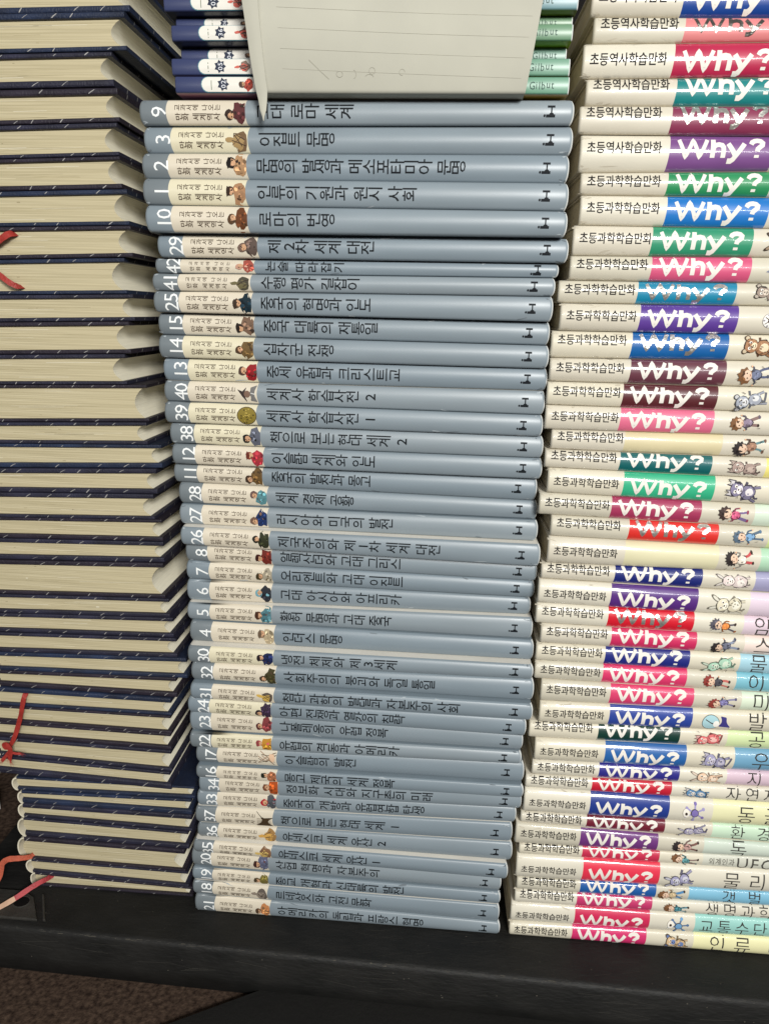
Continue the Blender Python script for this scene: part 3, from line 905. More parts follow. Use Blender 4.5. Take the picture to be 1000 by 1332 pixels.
# x right, top board top z, pages top z, pages bottom z, bottom board bottom z, tilt top, tilt bottom
NAVY = [
 (-0.1310, 0.6400, 0.6375, 0.6214, 0.6179, 0.010, 0.014),
 (-0.1337, 0.6179, 0.6145, 0.6004, 0.5978, 0.014, 0.020),
 (-0.1428, 0.5978, 0.5951, 0.5837, 0.5798, 0.020, 0.021),
 (-0.1413, 0.5798, 0.5759, 0.5638, 0.5611, 0.021, 0.029),
 (-0.1433, 0.5611, 0.5583, 0.5453, 0.5430, 0.029, 0.032),
 (-0.1430, 0.5430, 0.5407, 0.5281, 0.5251, 0.032, 0.029),
 (-0.1399, 0.5251, 0.5221, 0.5073, 0.5048, 0.029, 0.026),
 (-0.1391, 0.5048, 0.5023, 0.4887, 0.4861, 0.026, 0.032),
 (-0.1451, 0.4861, 0.4835, 0.4672, 0.4648, 0.032, 0.028),
 (-0.1413, 0.4648, 0.4623, 0.4508, 0.4482, 0.028, 0.031),
 (-0.1448, 0.4482, 0.4455, 0.4308, 0.4280, 0.031, 0.032),
 (-0.1495, 0.4280, 0.4252, 0.4108, 0.4085, 0.032, 0.030),
 (-0.1369, 0.4085, 0.4063, 0.3862, 0.3839, 0.030, 0.034),
 (-0.1383, 0.3839, 0.3816, 0.3718, 0.3694, 0.034, 0.028),
 (-0.1295, 0.3694, 0.3669, 0.3564, 0.3528, 0.028, 0.035),
 (-0.1339, 0.3528, 0.3492, 0.3391, 0.3355, 0.035, 0.029),
 (-0.1373, 0.3355, 0.3320, 0.3197, 0.3173, 0.029, 0.028),
 (-0.1331, 0.3173, 0.3149, 0.3049, 0.3016, 0.028, 0.023),
 (-0.1331, 0.3016, 0.2983, 0.2896, 0.2858, 0.023, 0.028),
 (-0.1340, 0.2858, 0.2821, 0.2622, 0.2595, 0.028, 0.024),
 (-0.1315, 0.2595, 0.2568, 0.2478, 0.2447, 0.024, 0.026),
 (-0.1296, 0.2447, 0.2415, 0.2325, 0.2295, 0.026, 0.022),
 (-0.1278, 0.2295, 0.2266, 0.2170, 0.2136, 0.022, 0.025),
 (-0.1213, 0.2136, 0.2101, 0.2011, 0.1978, 0.025, 0.016),
 (-0.1303, 0.1978, 0.1946, 0.1869, 0.1827, 0.016, -0.006),
 (-0.1348, 0.1827, 0.1785, 0.1701, 0.1677, -0.006, -0.000),
 (-0.1358, 0.1677, 0.1654, 0.1552, 0.1525, -0.000, -0.010),
 (-0.1373, 0.1525, 0.1497, 0.1416, 0.1383, -0.010, -0.015),
 (-0.1378, 0.1383, 0.1350, 0.1236, 0.1208, -0.015, -0.035),
 (-0.1394, 0.1208, 0.1180, 0.1101, 0.1044, -0.035, -0.035),
# lower pile
 (-0.1218, 0.1040, 0.1019, 0.0951, 0.0924, 0.013, 0.022),
 (-0.1249, 0.0924, 0.0896, 0.0839, 0.0794, 0.022, 0.001),
 (-0.1253, 0.0794, 0.0748, 0.0679, 0.0654, 0.001, -0.017),
 (-0.1286, 0.0654, 0.0630, 0.0527, 0.0481, -0.017, -0.009),
 (-0.1323, 0.0481, 0.0436, 0.0288, 0.0265, -0.009, -0.006),
 (-0.1308, 0.0265, 0.0242, 0.0149, 0.0122, -0.006, -0.021),
 (-0.1284, 0.0122, 0.0095, 0.0022, 0.0000, -0.021, 0.008),
]

# ------------------------------------------------------------------ middle stack: slate blue history books
FIG = {9: ('person', (110, 60, 62), (58, 44, 38), 'a seated man in maroon'), 3: ('object', (150, 118, 70), (96, 70, 42), 'a bronze vessel'),
       2: ('person', (206, 160, 118), (40, 32, 30), 'a bare shouldered black haired man'), 1: ('person', (200, 152, 112), (78, 54, 40), 'a brown haired crouching man'),
       10: ('person', (122, 72, 42), (92, 66, 44), 'a brown robed figure'), 29: ('person', (112, 94, 86), (120, 96, 84), 'a grey brown statue like man'),
       42: ('person', (190, 96, 80), (206, 158, 136), 'a bald man in red'), 41: ('object', (92, 82, 50), (52, 48, 34), 'a dark bronze helmet'),
       25: ('person', (28, 50, 62), (90, 70, 56), 'a man in a dark teal suit'), 15: ('person', (142, 112, 92), (58, 46, 40), 'a brown cloaked man'),
       14: ('person', (132, 104, 64), (80, 58, 40), 'a hooded knight'), 13: ('person', (170, 40, 46), (84, 62, 54), 'a figure in bright red'),
       40: ('hat', (58, 48, 44), (110, 108, 106), 'a man in a black pointed hat'), 39: ('mask', (128, 112, 48), (170, 150, 74), 'a golden carved mask'),
       38: ('person', (112, 116, 130), (34, 34, 32), 'a black haired figure in grey'), 12: ('person', (196, 60, 74), (150, 66, 50), 'a figure in a red turban'),
       11: ('person', (124, 94, 54), (70, 52, 38), 'an archer in brown'), 28: ('person', (104, 160, 168), (110, 84, 78), 'a figure in pale teal feathers'),
       27: ('person', (38, 58, 108), (120, 92, 76), 'a man in a wide navy coat'), 26: ('person', (58, 62, 40), (40, 38, 30), 'a soldier in olive green'),
       8: ('person', (132, 52, 42), (82, 36, 30), 'a figure in dark red'), 7: ('person', (196, 184, 160), (92, 78, 46), 'a turbaned man in white'),
       6: ('person', (52, 54, 62), (120, 172, 184), 'a dark figure with a teal headdress'), 5: ('person', (92, 140, 150), (104, 66, 46), 'a man with a pale teal sleeve'),
       4: ('person', (214, 194, 158), (150, 124, 98), 'a pale stone bust'), 30: ('person', (38, 48, 92), (58, 44, 50), 'a round faced man in navy'),
       32: ('person', (78, 72, 42), (74, 56, 42), 'a man in dark olive'), 31: ('object', (196, 156, 60), (70, 58, 48), 'a yellow and brown machine'),
       24: ('person', (70, 54, 78), (52, 42, 46), 'a man in plum with a dark cap'), 23: ('person', (150, 70, 72), (90, 44, 46), 'a red coated general'),
       22: ('person', (226, 160, 60), (206, 96, 96), 'a pink haired figure in yellow'), 17: ('branch', (92, 78, 64), (150, 120, 96), 'thin crossed branches'),
       16: ('person', (196, 126, 88), (42, 48, 36), 'a long black haired woman'), 34: ('person', (204, 96, 44), (120, 70, 44), 'a figure in orange'),
       33: ('person', (96, 98, 104), (186, 34, 48), 'a figure in a big red hood'), 37: ('slab', (58, 44, 30), (84, 66, 44), 'a dark brown ruin'),
       36: ('object', (200, 148, 60), (140, 100, 48), 'a golden pavilion'), 35: ('object', (198, 164, 84), (110, 72, 42), 'a golden boat'),
       20: ('person', (112, 116, 142), (96, 58, 52), 'a man in blue grey'), 19: ('person', (140, 128, 66), (104, 86, 58), 'an olive clad rider'),
       18: ('object', (122, 108, 94), (74, 64, 56), 'a grey brown carving'), 21: ('person', (224, 150, 96), (120, 92, 66), 'an orange clad figure')}

BLUE_MAT = [print_mat(c, 'satin') for c in ((127, 138, 145), (132, 142, 148), (123, 135, 143))]
BLUE_DIM = print_mat((115, 123, 127), 'satin')
LABEL_MAT = print_mat((212, 202, 182), 'satin')
LABEL_MAT2 = print_mat((216, 208, 180), 'satin')
BLUE_WEAR = [pm((160, 168, 172)), pm((104, 112, 118))]
CREAM_WEAR = [pm((196, 188, 170)), pm((186, 178, 160))]
NUM = pm((232, 234, 232))
BOARD = material('pale_cover_card', srgb(206, 202, 192), 0.4, 0.4, vary=0.08, vscale=(30, 30, 30))
BOARD_BLUE = material('blue_cover_card', srgb(112, 124, 132), 0.4, 0.4, vary=0.1, vscale=(30, 30, 30))
EDGE = pm((214, 216, 214))
TXT = pm((22, 26, 30))
BROWN_TXT = pm((74, 60, 46))

for (num, x0, x1, y, zb, ztp, sb, st, title, tend) in BLUE:
    rng = random.Random(num * 7 + 1)
    L = x1 - x0
    root = empty('history_book', (x0, y, zb), 'blue book numbered %d on its spine, picturing %s' % (num, FIG[num][3]), 'book',
                 'slate blue history books in the middle stack')
    T = ztp - zb
    S = Spine(L, 0.0, T, sb, st, T * rng.uniform(.13, .18), rng.uniform(.55, .75), end_r=0.0022, skew=0.0014)
    bm_ = rng.choice(BLUE_MAT)
    lab0 = 0.0162 + rng.uniform(-.0006, .0006)
    lab1 = 0.0605 + rng.uniform(-.0005, .0005)
    mb = MB()
    cover(mb, S, [(0, BLUE_DIM if rng.random() < .6 else bm_), (lab0, rng.choice((LABEL_MAT, LABEL_MAT, LABEL_MAT2))), (lab1, bm_), (L - 0.0009, EDGE)],
          0.172, BOARD if num in (26, 5, 30, 37, 36, 35, 18, 40) else BOARD_BLUE, 0.0016, lean=-0.0012)
    digits = str(num)
    dw = 0.0050
    for k, d in enumerate(digits):
        put_glyph(mb, S, d, 0.0117, (k - (len(digits) - 1) / 2) * dw, 0.0122, NUM, True, -0.002)
    column_text(mb, S, '교과서에 나오는', 0.0207, 0.0468, T * 0.17, 0.0037 * min(1, T / .0128), BROWN_TXT, 0.008, .5)
    column_text(mb, S, '만화 세계역사', 0.0212, 0.0468, -T * 0.19, 0.0042 * min(1, T / .0128), BROWN_TXT, 0.012, .5)
    kind, c1, c2, _ = FIG[num]
    figure(mb, S, kind, lab1 - 0.0003, -T * 0.02, 0.0132, T, c1, c2, num)
    column_text(mb, S, title, 0.0668, tend * L + 0.001, T * 0.02, 0.0086 * min(1, T / .0108), TXT, 0.0, .35, sx=1.06, double=.0002)
    # the publisher's mark: a small serifed device lying on its side
    hu, hv = 0.2262, 0.0002
    stroke(mb, S, [(hu - .0016, hv + .0023), (hu + .0024, hv + .0023)], .0011, TXT, LIFT)
    stroke(mb, S, [(hu - .0022, hv - .0022), (hu + .0026, hv - .0022)], .0014, TXT, LIFT)
    stroke(mb, S, [(hu + .0006, hv - .0022), (hu + .0006, hv + .0023)], .0007, TXT, LIFT + .00003)
    blob(mb, S, oval(hu - .0030, hv - .0021, .0006, .0007, 8), TXT, LIFT, 1)
    blob(mb, S, oval(hu + .0006, hv - .0016, .0013, .0010, 8), TXT, LIFT + .00006, 1)
    for k in range(7):
        side = rng.choice((0, 0, 1, 1, 2))
        uu = rng.uniform(.0005, .004) if side == 0 else L - rng.uniform(.001, .006) if side == 1 else rng.uniform(.02, L - .01)
        vv = rng.choice((-1, 1)) * rng.uniform(.38, .47) * T
        blob(mb, S, oval(uu, vv, rng.uniform(.0005, .0022) * (2 if side == 2 else 1), rng.uniform(.0002, .0005), 8, rng.uniform(-.3, .3), .4, rng), BLUE_WEAR[k % 2], LIFT * .5, 1)
    mb.build('cover', root)
    page_block(L, 0.002, 0.006, 0.168, S, PAPER_PALE, 0.0017, root, None)

# ------------------------------------------------------------------ right stack: cream spined comic books
# panel colour, name of it, foil letters, recess of the spine, figure kind, colours, title zone colour, description
CR = [((12, 62, 140), 0, 0, None, None, None, None, 'with a blue panel, topmost of the right stack'),
      ((214, 128, 128), 1, 0.002, None, None, None, None, 'with a salmon pink panel and dark foil letters, between blue and crimson panels'),
      ((176, 34, 72), 0, -.001, None, None, None, None, 'with a crimson panel, directly under the salmon panelled one'),
      ((20, 124, 124), 0, 0.001, None, None, None, None, 'with a teal panel between a crimson and a plum panel'),
      ((130, 48, 78), 1, -.001, None, None, None, None, 'with a plum panel above a violet purple one'),
      ((118, 74, 132), 0, 0, None, None, None, None, 'with a violet purple panel, right above a grass green one'),
      ((38, 136, 84), 0, 0.002, None, None, None, None, 'with a grass green panel right above a bright blue one'),
      ((24, 112, 188), 0, 0, None, None, None, None, 'with a bright blue panel between two green panels'),
      ((44, 140, 104), 0, 0.0005, 'beast', (120, 90, 70), (170, 140, 110), None, 'with a green panel between a bright blue and a pink panel'),
      ((204, 82, 120), 0, 0.0005, 'object', (112, 118, 138), (70, 74, 90), None, 'with a pink panel above the teal blue foil lettered one'),
      ((18, 128, 162), 1, 0.002, 'beast', (136, 118, 106), (200, 186, 168), None, 'with a teal blue panel and silver foil letters'),
      ((88, 56, 142), 0, -.003, 'ball', (120, 110, 120), (80, 70, 80), None, 'with a violet panel and a soccer ball on its spine'),
      ((14, 92, 158), 1, 0.002, 'beast', (150, 102, 66), (226, 206, 170), None, 'with a blue panel, silver letters and a brown cat like animal'),
      ((100, 54, 66), 0, 0.0005, 'kid', (98, 104, 130), (70, 78, 108), None, 'with a brownish maroon panel under the silver lettered blue one'),
      ((86, 34, 40), 0, 0, 'beast', (150, 154, 166), (214, 214, 214), None, 'with a very dark brown red panel and a grey maned animal'),
      ((214, 104, 134), 0, 0.0005, 'kid', (130, 112, 134), (120, 92, 86), None, 'with a rose pink panel right above the unpanelled beige spine'),
      (None, 0, 0.004, 'kid', (150, 108, 84), (80, 120, 124), None, 'with a plain beige spine and no colour panel, under the rose pink one'),
      ((14, 94, 96), 0, 0.001, 'beast', (150, 126, 116), (186, 164, 150), (232, 214, 90), 'with a dark teal panel and a brown long nosed animal'),
      ((50, 172, 128), 0, -.001, 'beast', (112, 106, 132), (226, 220, 220), None, 'with an emerald green panel and a grey purple cat'),
      ((160, 52, 88), 0, 0.001, 'kid', (206, 80, 120), (104, 84, 132), (196, 216, 190), 'with a wine red panel and a child in a pink dress'),
      ((212, 46, 40), 1, 0, 'kid', (112, 158, 200), (70, 90, 110), (206, 222, 130), 'with a bright orange red panel and a figure in a blue cloak'),
      (None, 0, -.002, 'kid', (226, 216, 200), (190, 60, 62), (150, 200, 160), 'with a plain pale cream spine and a red haired figure, no panel'),
      ((26, 38, 112), 0, 0.003, 'beast', (214, 196, 190), (236, 226, 216), (128, 126, 168), 'with a navy panel and a pale round eared animal'),
      ((84, 42, 122), 0, -.002, 'beast', (214, 204, 176), (240, 236, 216), (214, 190, 208), 'with a deep purple panel above a scarlet one'),
      ((206, 24, 44), 1, 0.001, 'kid', (226, 128, 54), (66, 62, 74), (214, 188, 202), 'with a scarlet panel and a child in an orange shirt'),
      ((200, 44, 92), 0, 0, 'kid', (96, 100, 118), (128, 138, 160), (230, 206, 192), 'with a raspberry panel and a long legged figure in grey'),
      ((30, 40, 122), 0, 0.001, 'beast', (156, 196, 168), (206, 220, 196), (136, 190, 208), 'with a navy panel and a pale green round creature'),
      ((212, 54, 102), 0, 0.001, 'kid', (60, 58, 66), (190, 90, 80), (86, 168, 190), 'with a pink red panel and a figure in black with red boots'),
      ((212, 62, 106), 0, -.002, 'kid', (116, 110, 160), (120, 116, 150), (206, 222, 190), 'with a pink red panel and a figure in violet'),
      ((44, 68, 150), 0, -.003, 'clock', (164, 200, 206), (60, 56, 120), None, 'with a royal blue panel and a pale blue clock'),
      ((14, 56, 48), 0, 0.003, 'beast', (214, 96, 96), (236, 180, 170), (198, 218, 146), 'with a black green panel and a red owl like creature'),
      ((40, 98, 164), 0, -.002, 'beast', (140, 136, 168), (190, 184, 200), (70, 138, 178), 'with a mid blue panel and a grey purple spiky animal'),
      ((46, 44, 132), 0, 0.003, 'beast', (214, 178, 148), (236, 214, 190), (206, 172, 188), 'with an indigo panel and a tan lion like animal'),
      ((194, 30, 52), 0, 0.001, 'beast', (72, 116, 156), (210, 204, 196), None, 'with a bright red panel and a figure in a blue cap'),
      ((34, 58, 138), 0, -.003, 'gear', (112, 96, 166), (150, 140, 190), (226, 222, 160), 'with a thick spine, a dark blue panel and a purple jointed figure'),
      ((112, 30, 48), 0, 0.003, 'beast', (134, 128, 156), (184, 176, 190), (190, 222, 186), 'with a dark maroon panel and a grey purple elephant'),
      ((108, 52, 120), 0, -.002, 'kid', (196, 150, 140), (110, 70, 60), (190, 204, 184), 'with a plum purple panel right under the dark maroon one'),
      ((196, 46, 78), 0, 0.003, 'kid', (84, 146, 150), (120, 96, 88), (198, 198, 178), 'with a crimson panel and UFO lettered at its right end'),
      ((226, 52, 78), 0, -.003, 'beast', (150, 146, 178), (206, 204, 216), None, 'with a bright coral red panel and a lilac round animal'),
      ((28, 88, 158), 0, 0.003, 'kid', (196, 172, 130), (60, 120, 170), (92, 172, 208), 'with a cobalt panel and a sky blue title strip'),
      ((192, 54, 104), 0, 0.002, 'kid', (62, 130, 142), (62, 120, 136), None, 'with a magenta panel and a child in a teal suit'),
      ((204, 40, 84), 0, 0, 'gear', (96, 150, 196), (70, 100, 140), (126, 196, 184), 'with a crimson panel and a blue robot, second from the bottom'),
      ((206, 44, 104), 0, 0, 'beast', (196, 164, 120), (92, 116, 170), (236, 228, 160), 'with a hot pink panel, lowest of the right stack')]

UPS = {1: .16, 3: .17, 4: .16, 5: .14, 16: .1, 17: .12, 20: .1, 22: .08, 24: .12, 25: .1, 26: .06, 30: .12, 33: .06, 37: .12, 39: .1, 40: .1, 12: .05}
CREAM_MATS = [print_mat(c, 'gloss') for c in ((206, 199, 182), (211, 204, 184), (200, 194, 176), (214, 208, 191))]
WHITE = pm((226, 221, 212))
FOIL = print_mat((225, 222, 214), 'foil')
CARD = material('cream_cover_card', srgb(206, 198, 180), 0.35, 0.5, vary=0.1, vscale=(30, 30, 30))
for i, ((x0, zb, ztp, sb, st, p0, p1, tz, tu, title), (pc, foil, rec, fk, fc1, fc2, tzc, desc)) in enumerate(zip(CREAM, CR)):
    rng = random.Random(i * 13 + 5)
    L = 0.247
    T = ztp - zb
    old = i < 6
    root = empty('comic_book', (x0, rec * .3, zb), 'cream book ' + desc, 'book', 'cream spined comic books in the right stack')
    S = Spine(L, 0.0, T, sb, st, T * rng.uniform(.19, .24), rng.uniform(.78, .92), end_r=0.0014, skew=0.0005)
    base = rng.choice(CREAM_MATS)
    if tzc:
        tzc = tuple(int(k * .72 + 218 * .28) for k in tzc)
    zones = [(0, base)]
    if pc:
        zones += [(p0, print_mat(pc, 'gloss')), (p1, base)]
    else:
        zones += [(p0, print_mat((206, 194, 156) if i == 16 else (214, 208, 172), 'gloss')), (p1 + .003, base)]
    if tz and tzc:
        zones += [(tz, print_mat(tzc, 'gloss')), (0.195, base)]
    elif tzc:
        zones += [(0.1315, print_mat(tzc, 'gloss'))]
    mb = MB()
    cover(mb, S, zones, 0.19, CARD, 0.0012, lean=0.0004)
    drop = rng.uniform(-.06, .03) * T - (0.06 * T if T > .0155 else -0.02 * T)
    head = '초등역사학습만화' if old else '초등과학학습만화'
    line_text(mb, S, head, 0.0034, 0.0438, drop + T * 0.08 + UPS.get(i, 0) * T * .9, 0.0064, pm(INK), 0.014, sx=.86, sy=1.02)
    if pc:
        letter = FOIL if foil else WHITE
        if i == 1:
            letter = print_mat((120, 116, 110), 'foil')
        h2 = min(.0051, T * .365)
        vc = drop + T * .06 + UPS.get(i, 0) * T
        wl = min(.0025, T * .175)
        X = lambda pts: [(p0 + a, vc + q * (h2 - wl / 2)) for a, q in pts]
        n_ = 0
        for pts in ([(.0048, 1.16), (.0086, -1.16), (.0123, 1.12), (.0160, -1.16), (.0198, 1.16)], [(.0229, 1.18), (.0229, -1.22)],
                    [(.0229, -.25), (.0232, .15), (.0243, .42), (.0260, .50), (.0276, .40), (.0284, .12), (.0285, -.2), (.0285, -1.22)],
                    [(.0308, .62), (.0352, -1.0)], [(.0394, .62), (.0350, -1.05), (.0341, -1.42), (.0330, -1.62), (.0311, -1.62)],
                    [(.0428, .50), (.0434, .80), (.0447, .98), (.0462, 1.03), (.0479, .94), (.0489, .70), (.0487, .40), (.0474, .14), (.0464, -.10), (.0462, -.42)],
                    [(.0462, -.86), (.0462, -1.22)]):
            thick_line(mb, S, X(pts), wl * (.84 if n_ == 0 else 1), letter, LIFT + .000006 * n_)
            n_ += 1
    if fk:
        figure(mb, S, fk, (tz or 0.131) - 0.0025 if fk != 'ball' else 0.133, rng.uniform(-.04, .04) * T, 0.0205, T * rng.uniform(.82, .94), fc1, fc2, i + 90)
    if title:
        if title.endswith('UFO'):
            line_text(mb, S, '외계인과', tu, tu + .0185, 0, .0060, pm((84, 80, 72)), 0, sx=.8)
            line_text(mb, S, 'UFO', tu + .0195, tu + .046, -.0004, .0125, pm((74, 72, 66)), 0)
        else:
            n = len(title)
            pitch = 0.0182 if n == 2 else 0.0158
            if n == 4:
                pitch = 0.0128
            line_text(mb, S, title, tu, tu + pitch * n, -T * .03, min(.0150 if n < 4 else .0125, T * 1.02), pm((58, 56, 52)), -0.006, sx=.95)
    if i in (38, 39, 40, 41, 42):
        line_text(mb, S, '예림당', .1935, .1938, 0, .002, pm((120, 116, 108)), 0) if False else None
        stroke(mb, S, [(.1925, -.2 * T), (.1925, .2 * T)], .0010, pm((150, 146, 134)), LIFT)
        blob(mb, S, [(.199, -.05 * T), (.2045, .3 * T), (.212, .1 * T), (.212, -.3 * T), (.2055, -.36 * T)], pm((30, 28, 28)), LIFT)
    for k in range(7):
        side = rng.choice((0, 0, 2))
        uu = rng.uniform(.0005, .004) if side == 0 else L - rng.uniform(.001, .006) if side == 1 else rng.uniform(.006, .042)
        vv = rng.choice((-1, 1)) * rng.uniform(.38, .47) * T
        blob(mb, S, oval(uu, vv, rng.uniform(.0005, .0022) * (2 if side == 2 else 1), rng.uniform(.0002, .0005), 8, rng.uniform(-.3, .3), .4, rng), CREAM_WEAR[k % 2], LIFT * .5, 1)
    mb.build('cover', root)
    page_block(L, 0.0015, 0.005, 0.187, S, PAPER_PALE, 0.0013, root, None)

# ------------------------------------------------------------------ left stack: navy cloth hardcovers seen from their tails
ORD = ['topmost', 'second', 'third', 'fourth', 'fifth', 'sixth', 'seventh', 'eighth', 'ninth', 'tenth', 'eleventh', 'twelfth', 'thirteenth',
       'fourteenth', 'fifteenth', 'sixteenth', 'seventeenth', 'eighteenth', 'nineteenth', 'twentieth', 'twenty first', 'twenty second',
       'twenty third', 'twenty fourth', 'twenty fifth', 'twenty sixth', 'twenty seventh', 'twenty eighth', 'twenty ninth', 'thirtieth']
LOW = ['uppermost', 'second', 'third', 'fourth', 'fifth', 'sixth', 'lowest']


def ribbon_mesh(path, width, m, end=None, twist=0.0):
    """flat woven ribbon along a path of points"""
    mb = MB()
    P = [Vector(p) for p in path]
    # smooth the path
    for _ in range(2):
        Q = [P[0]]
        for a, b in zip(P, P[1:]):
            Q += [a * .75 + b * .25, a * .25 + b * .75]
        P = Q + [P[-1]]
    vs = []
    for k, p in enumerate(P):
        d = (P[min(k + 1, len(P) - 1)] - P[max(k - 1, 0)]).normalized()
        side = d.cross(Vector((0, -1, 0.25)))
        if side.length < 1e-4:
            side = Vector((1, 0, 0))
        side.normalize()
        a = twist * math.sin(k * .5)
        side = side * math.cos(a) + d.cross(side) * math.sin(a)
        w = width * (1 + .05 * math.sin(k * 1.7))
        nrm = d.cross(side).normalized() * 0.00012
        vs += [p - side * w / 2 + nrm, p + side * w / 2 + nrm, p + side * w / 2 - nrm, p - side * w / 2 - nrm]
    n = len(P)
    for k in range(n - 1):
        mm = m if not end or k < n * .62 else end
        a = k * 4
        mb.add(vs[a:a + 8], [(0, 1, 5, 4), (2, 3, 7, 6), (1, 2, 6, 5), (3, 0, 4, 7)], mm, False)
    # loose threads at the cut end
    rr = random.Random(int(width * 1e6) + n)
    d = (P[-1] - P[-3]).normalized()
    for k in range(9):
        s = d.cross(Vector((0, -1, .25))).normalized()
        a0 = P[-1] + s * width * rr.uniform(-.5, .5)
        a1 = a0 + d * rr.uniform(.0015, .005) + s * rr.uniform(-.0016, .0016) + Vector((0, -rr.uniform(0, .001), 0))
        t = s * .00009
        mb.add([a0 - t, a0 + t, a1 + t * .5, a1 - t * .5], [(0, 1, 2, 3)], end or m)
    return mb


LEAF = [material('page_stain', srgb(178, 166, 132), .9, .1), material('pale_leaf', srgb(220, 214, 194), .9, .1), material('dark_leaf', srgb(160, 148, 118), .9, .1)]


def navy_book(i, row, low):
    xr, zt_, pt, pb, zb, st, sb = row
    rng = random.Random(i * 31 + (500 if low else 0))
    W = (0.1345 if low else .1395 if xr < -.13 else .1465) + rng.uniform(-.001, .001)
    D = 0.195
    yf = 0.0135 + rng.uniform(-.0012, .0012)
    xc = -0.2
    ov = 0.0034                                # how far the boards pass the pages at the fore edge
    x1 = xr + ov
    x0 = x1 - W
    if low:
        x0 = -0.2648 + (0.0 if i == 0 else rng.uniform(0, .003)) + (0.004 if i > 4 else 0)
    thick = pt - pb > .0135
    if low:
        lab = 'navy hardcover with its cream spine edge showing, %s of the shifted lower pile' % LOW[i]
    elif i == 0:
        lab = 'navy hardcover cut by the top of the photo, topmost of the left stack'
    else:
        lab = '%s navy hardcover with cream pages, %s from the top of the left stack' % ('thick' if thick else 'slim', ORD[i])
    root = empty('cloth_hardcover', (x0, yf, zb), lab, 'book', 'navy hardcovers in the left stack')
    zl = lambda z, s, x: z + s * (x + x0 - xc) - zb
    cloth = rng.choice((CLOTH, CLOTH, CLOTH_PURPLE, CLOTH_BLUE)) if not (not low and i == 25) else CLOTH_BLUE
    g = 0.00015
    for which in (0, 1):
        mb = MB()
        if which:                                  # upper board
            zlo, zhi, s_lo, s_hi, e0, e1 = pt, zt_, st, st, 0.0, -g
        else:
            zlo, zhi, s_lo, s_hi, e0, e1 = zb, pb, sb, sb, g, 0.0
        if zhi - zlo < .0014:
            zlo, zhi = ((zt_ - .0014, zt_) if which else (zb, zb + .0014))
        xs = [0, W * .25, W * .5, W * .75, W] if not low else [0.004, W * .25, W * .5, W * .75, x1 - x0]
        vs = []
        for x in xs:
            a, b = zl(zlo, s_lo, x) + e0, zl(zhi, s_hi, x) + e1
            r = (b - a) * .3
            vs += [(x, D, a), (x, r, a), (x, r * .3, a + r * .3), (x, 0, a + r), (x, 0, b - r), (x, r * .3, b - r * .3), (x, r, b), (x, D, b)]
        fs = []
        for c in range(len(xs) - 1):
            for k in range(8):
                fs.append((c * 8 + k, c * 8 + (k + 1) % 8, (c + 1) * 8 + (k + 1) % 8, (c + 1) * 8 + k))
        mb.add(vs, fs, cloth, False)
        mb.add(vs[:8], [tuple(range(8))], cloth)
        mb.add(vs[-8:], [tuple(reversed(range(8)))], cloth)
        # slanting silver flecks woven into the cloth
        u = rng.uniform(.004, .02)
        while u < W - .008:
            a, b = zl(zlo, s_lo, u), zl(zhi, s_hi, u)
            h = b - a
            k0, k1 = rng.uniform(.12, .35), rng.uniform(.7, .9)
            w = rng.uniform(.0004, .0008)
            dx = h * rng.uniform(.5, 1.1)
            yy = -0.00008
            mb.add([(u, yy, a + h * k0), (u + w, yy, a + h * k0), (u + dx * .4 + w * 1.3, yy, a + h * (k0 + k1) / 2), (u + dx * .4, yy, a + h * (k0 + k1) / 2),
                    (u + dx + w, yy, a + h * k1), (u + dx, yy, a + h * k1)], [(0, 1, 2, 3), (3, 2, 4, 5)], FLECK)
            u += rng.choice((.0125, .0165, .031)) + rng.uniform(-.002, .002)
        # flecks along the right hand edge of the board
        for yy in (.012, .03, .05, .075):
            X = x1 - x0 + 0.00008
            a, b = zl(zlo, s_lo, X), zl(zhi, s_hi, X)
            yy += rng.uniform(0, .008)
            mb.add([(X, yy, a + (b - a) * .2), (X, yy + .0006, a + (b - a) * .2), (X, yy + .002, a + (b - a) * .85), (X, yy + .0013, a + (b - a) * .85)], [(0, 1, 2, 3)], FLECK)
        mb.build('board', root, recalc=False)
    # pages: flat tail, hollow fore edge
    mb = MB()
    rec = 0.0022
    hol = min(0.0062, (pt - pb) * .42)
    M = 8
    prof = []
    for k in range(M + 1):
        s = -1 + 2 * k / M
        prof.append((s, hol * (1 - s * s)))
    xl_ = 0.0035 if not low else 0.0045
    pgmat = PAPER
    front, back = [], []
    for s, d in prof:
        X = xr - x0 - d
        z = (zl(pb, sb, X) + 0.00002) * (1 - s) / 2 + (zl(pt, st, X) - 0.00002) * (1 + s) / 2
        front.append((X, rec, z))
        back.append((X, D - .004, z))
    left = []
    for s, d in prof:
        X = xl_ - (hol * .55 * (1 - s * s) if low else 0)
        z = (zl(pb, sb, X) + 0.00002) * (1 - s) / 2 + (zl(pt, st, X) - 0.00002) * (1 + s) / 2
        left.append((X, rec, z))
    leftb = [(x, D - .004, z) for x, y_, z in left]
    n = M + 1
    mb.add(left + front, [(k, n + k, n + k + 1, k + 1) for k in range(M)], pgmat)
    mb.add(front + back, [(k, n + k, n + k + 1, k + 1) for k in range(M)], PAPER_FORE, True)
    mb.add(back + leftb, [(k, n + k, n + k + 1, k + 1) for k in range(M)], pgmat)
    mb.add(leftb + left, [(k, n + k, n + k + 1, k + 1) for k in range(M)], pgmat, True)
    mb.add([front[0], back[0], leftb[0], left[0]], [(3, 2, 1, 0)], pgmat)
    mb.add([front[-1], back[-1], leftb[-1], left[-1]], [(0, 1, 2, 3)], pgmat)
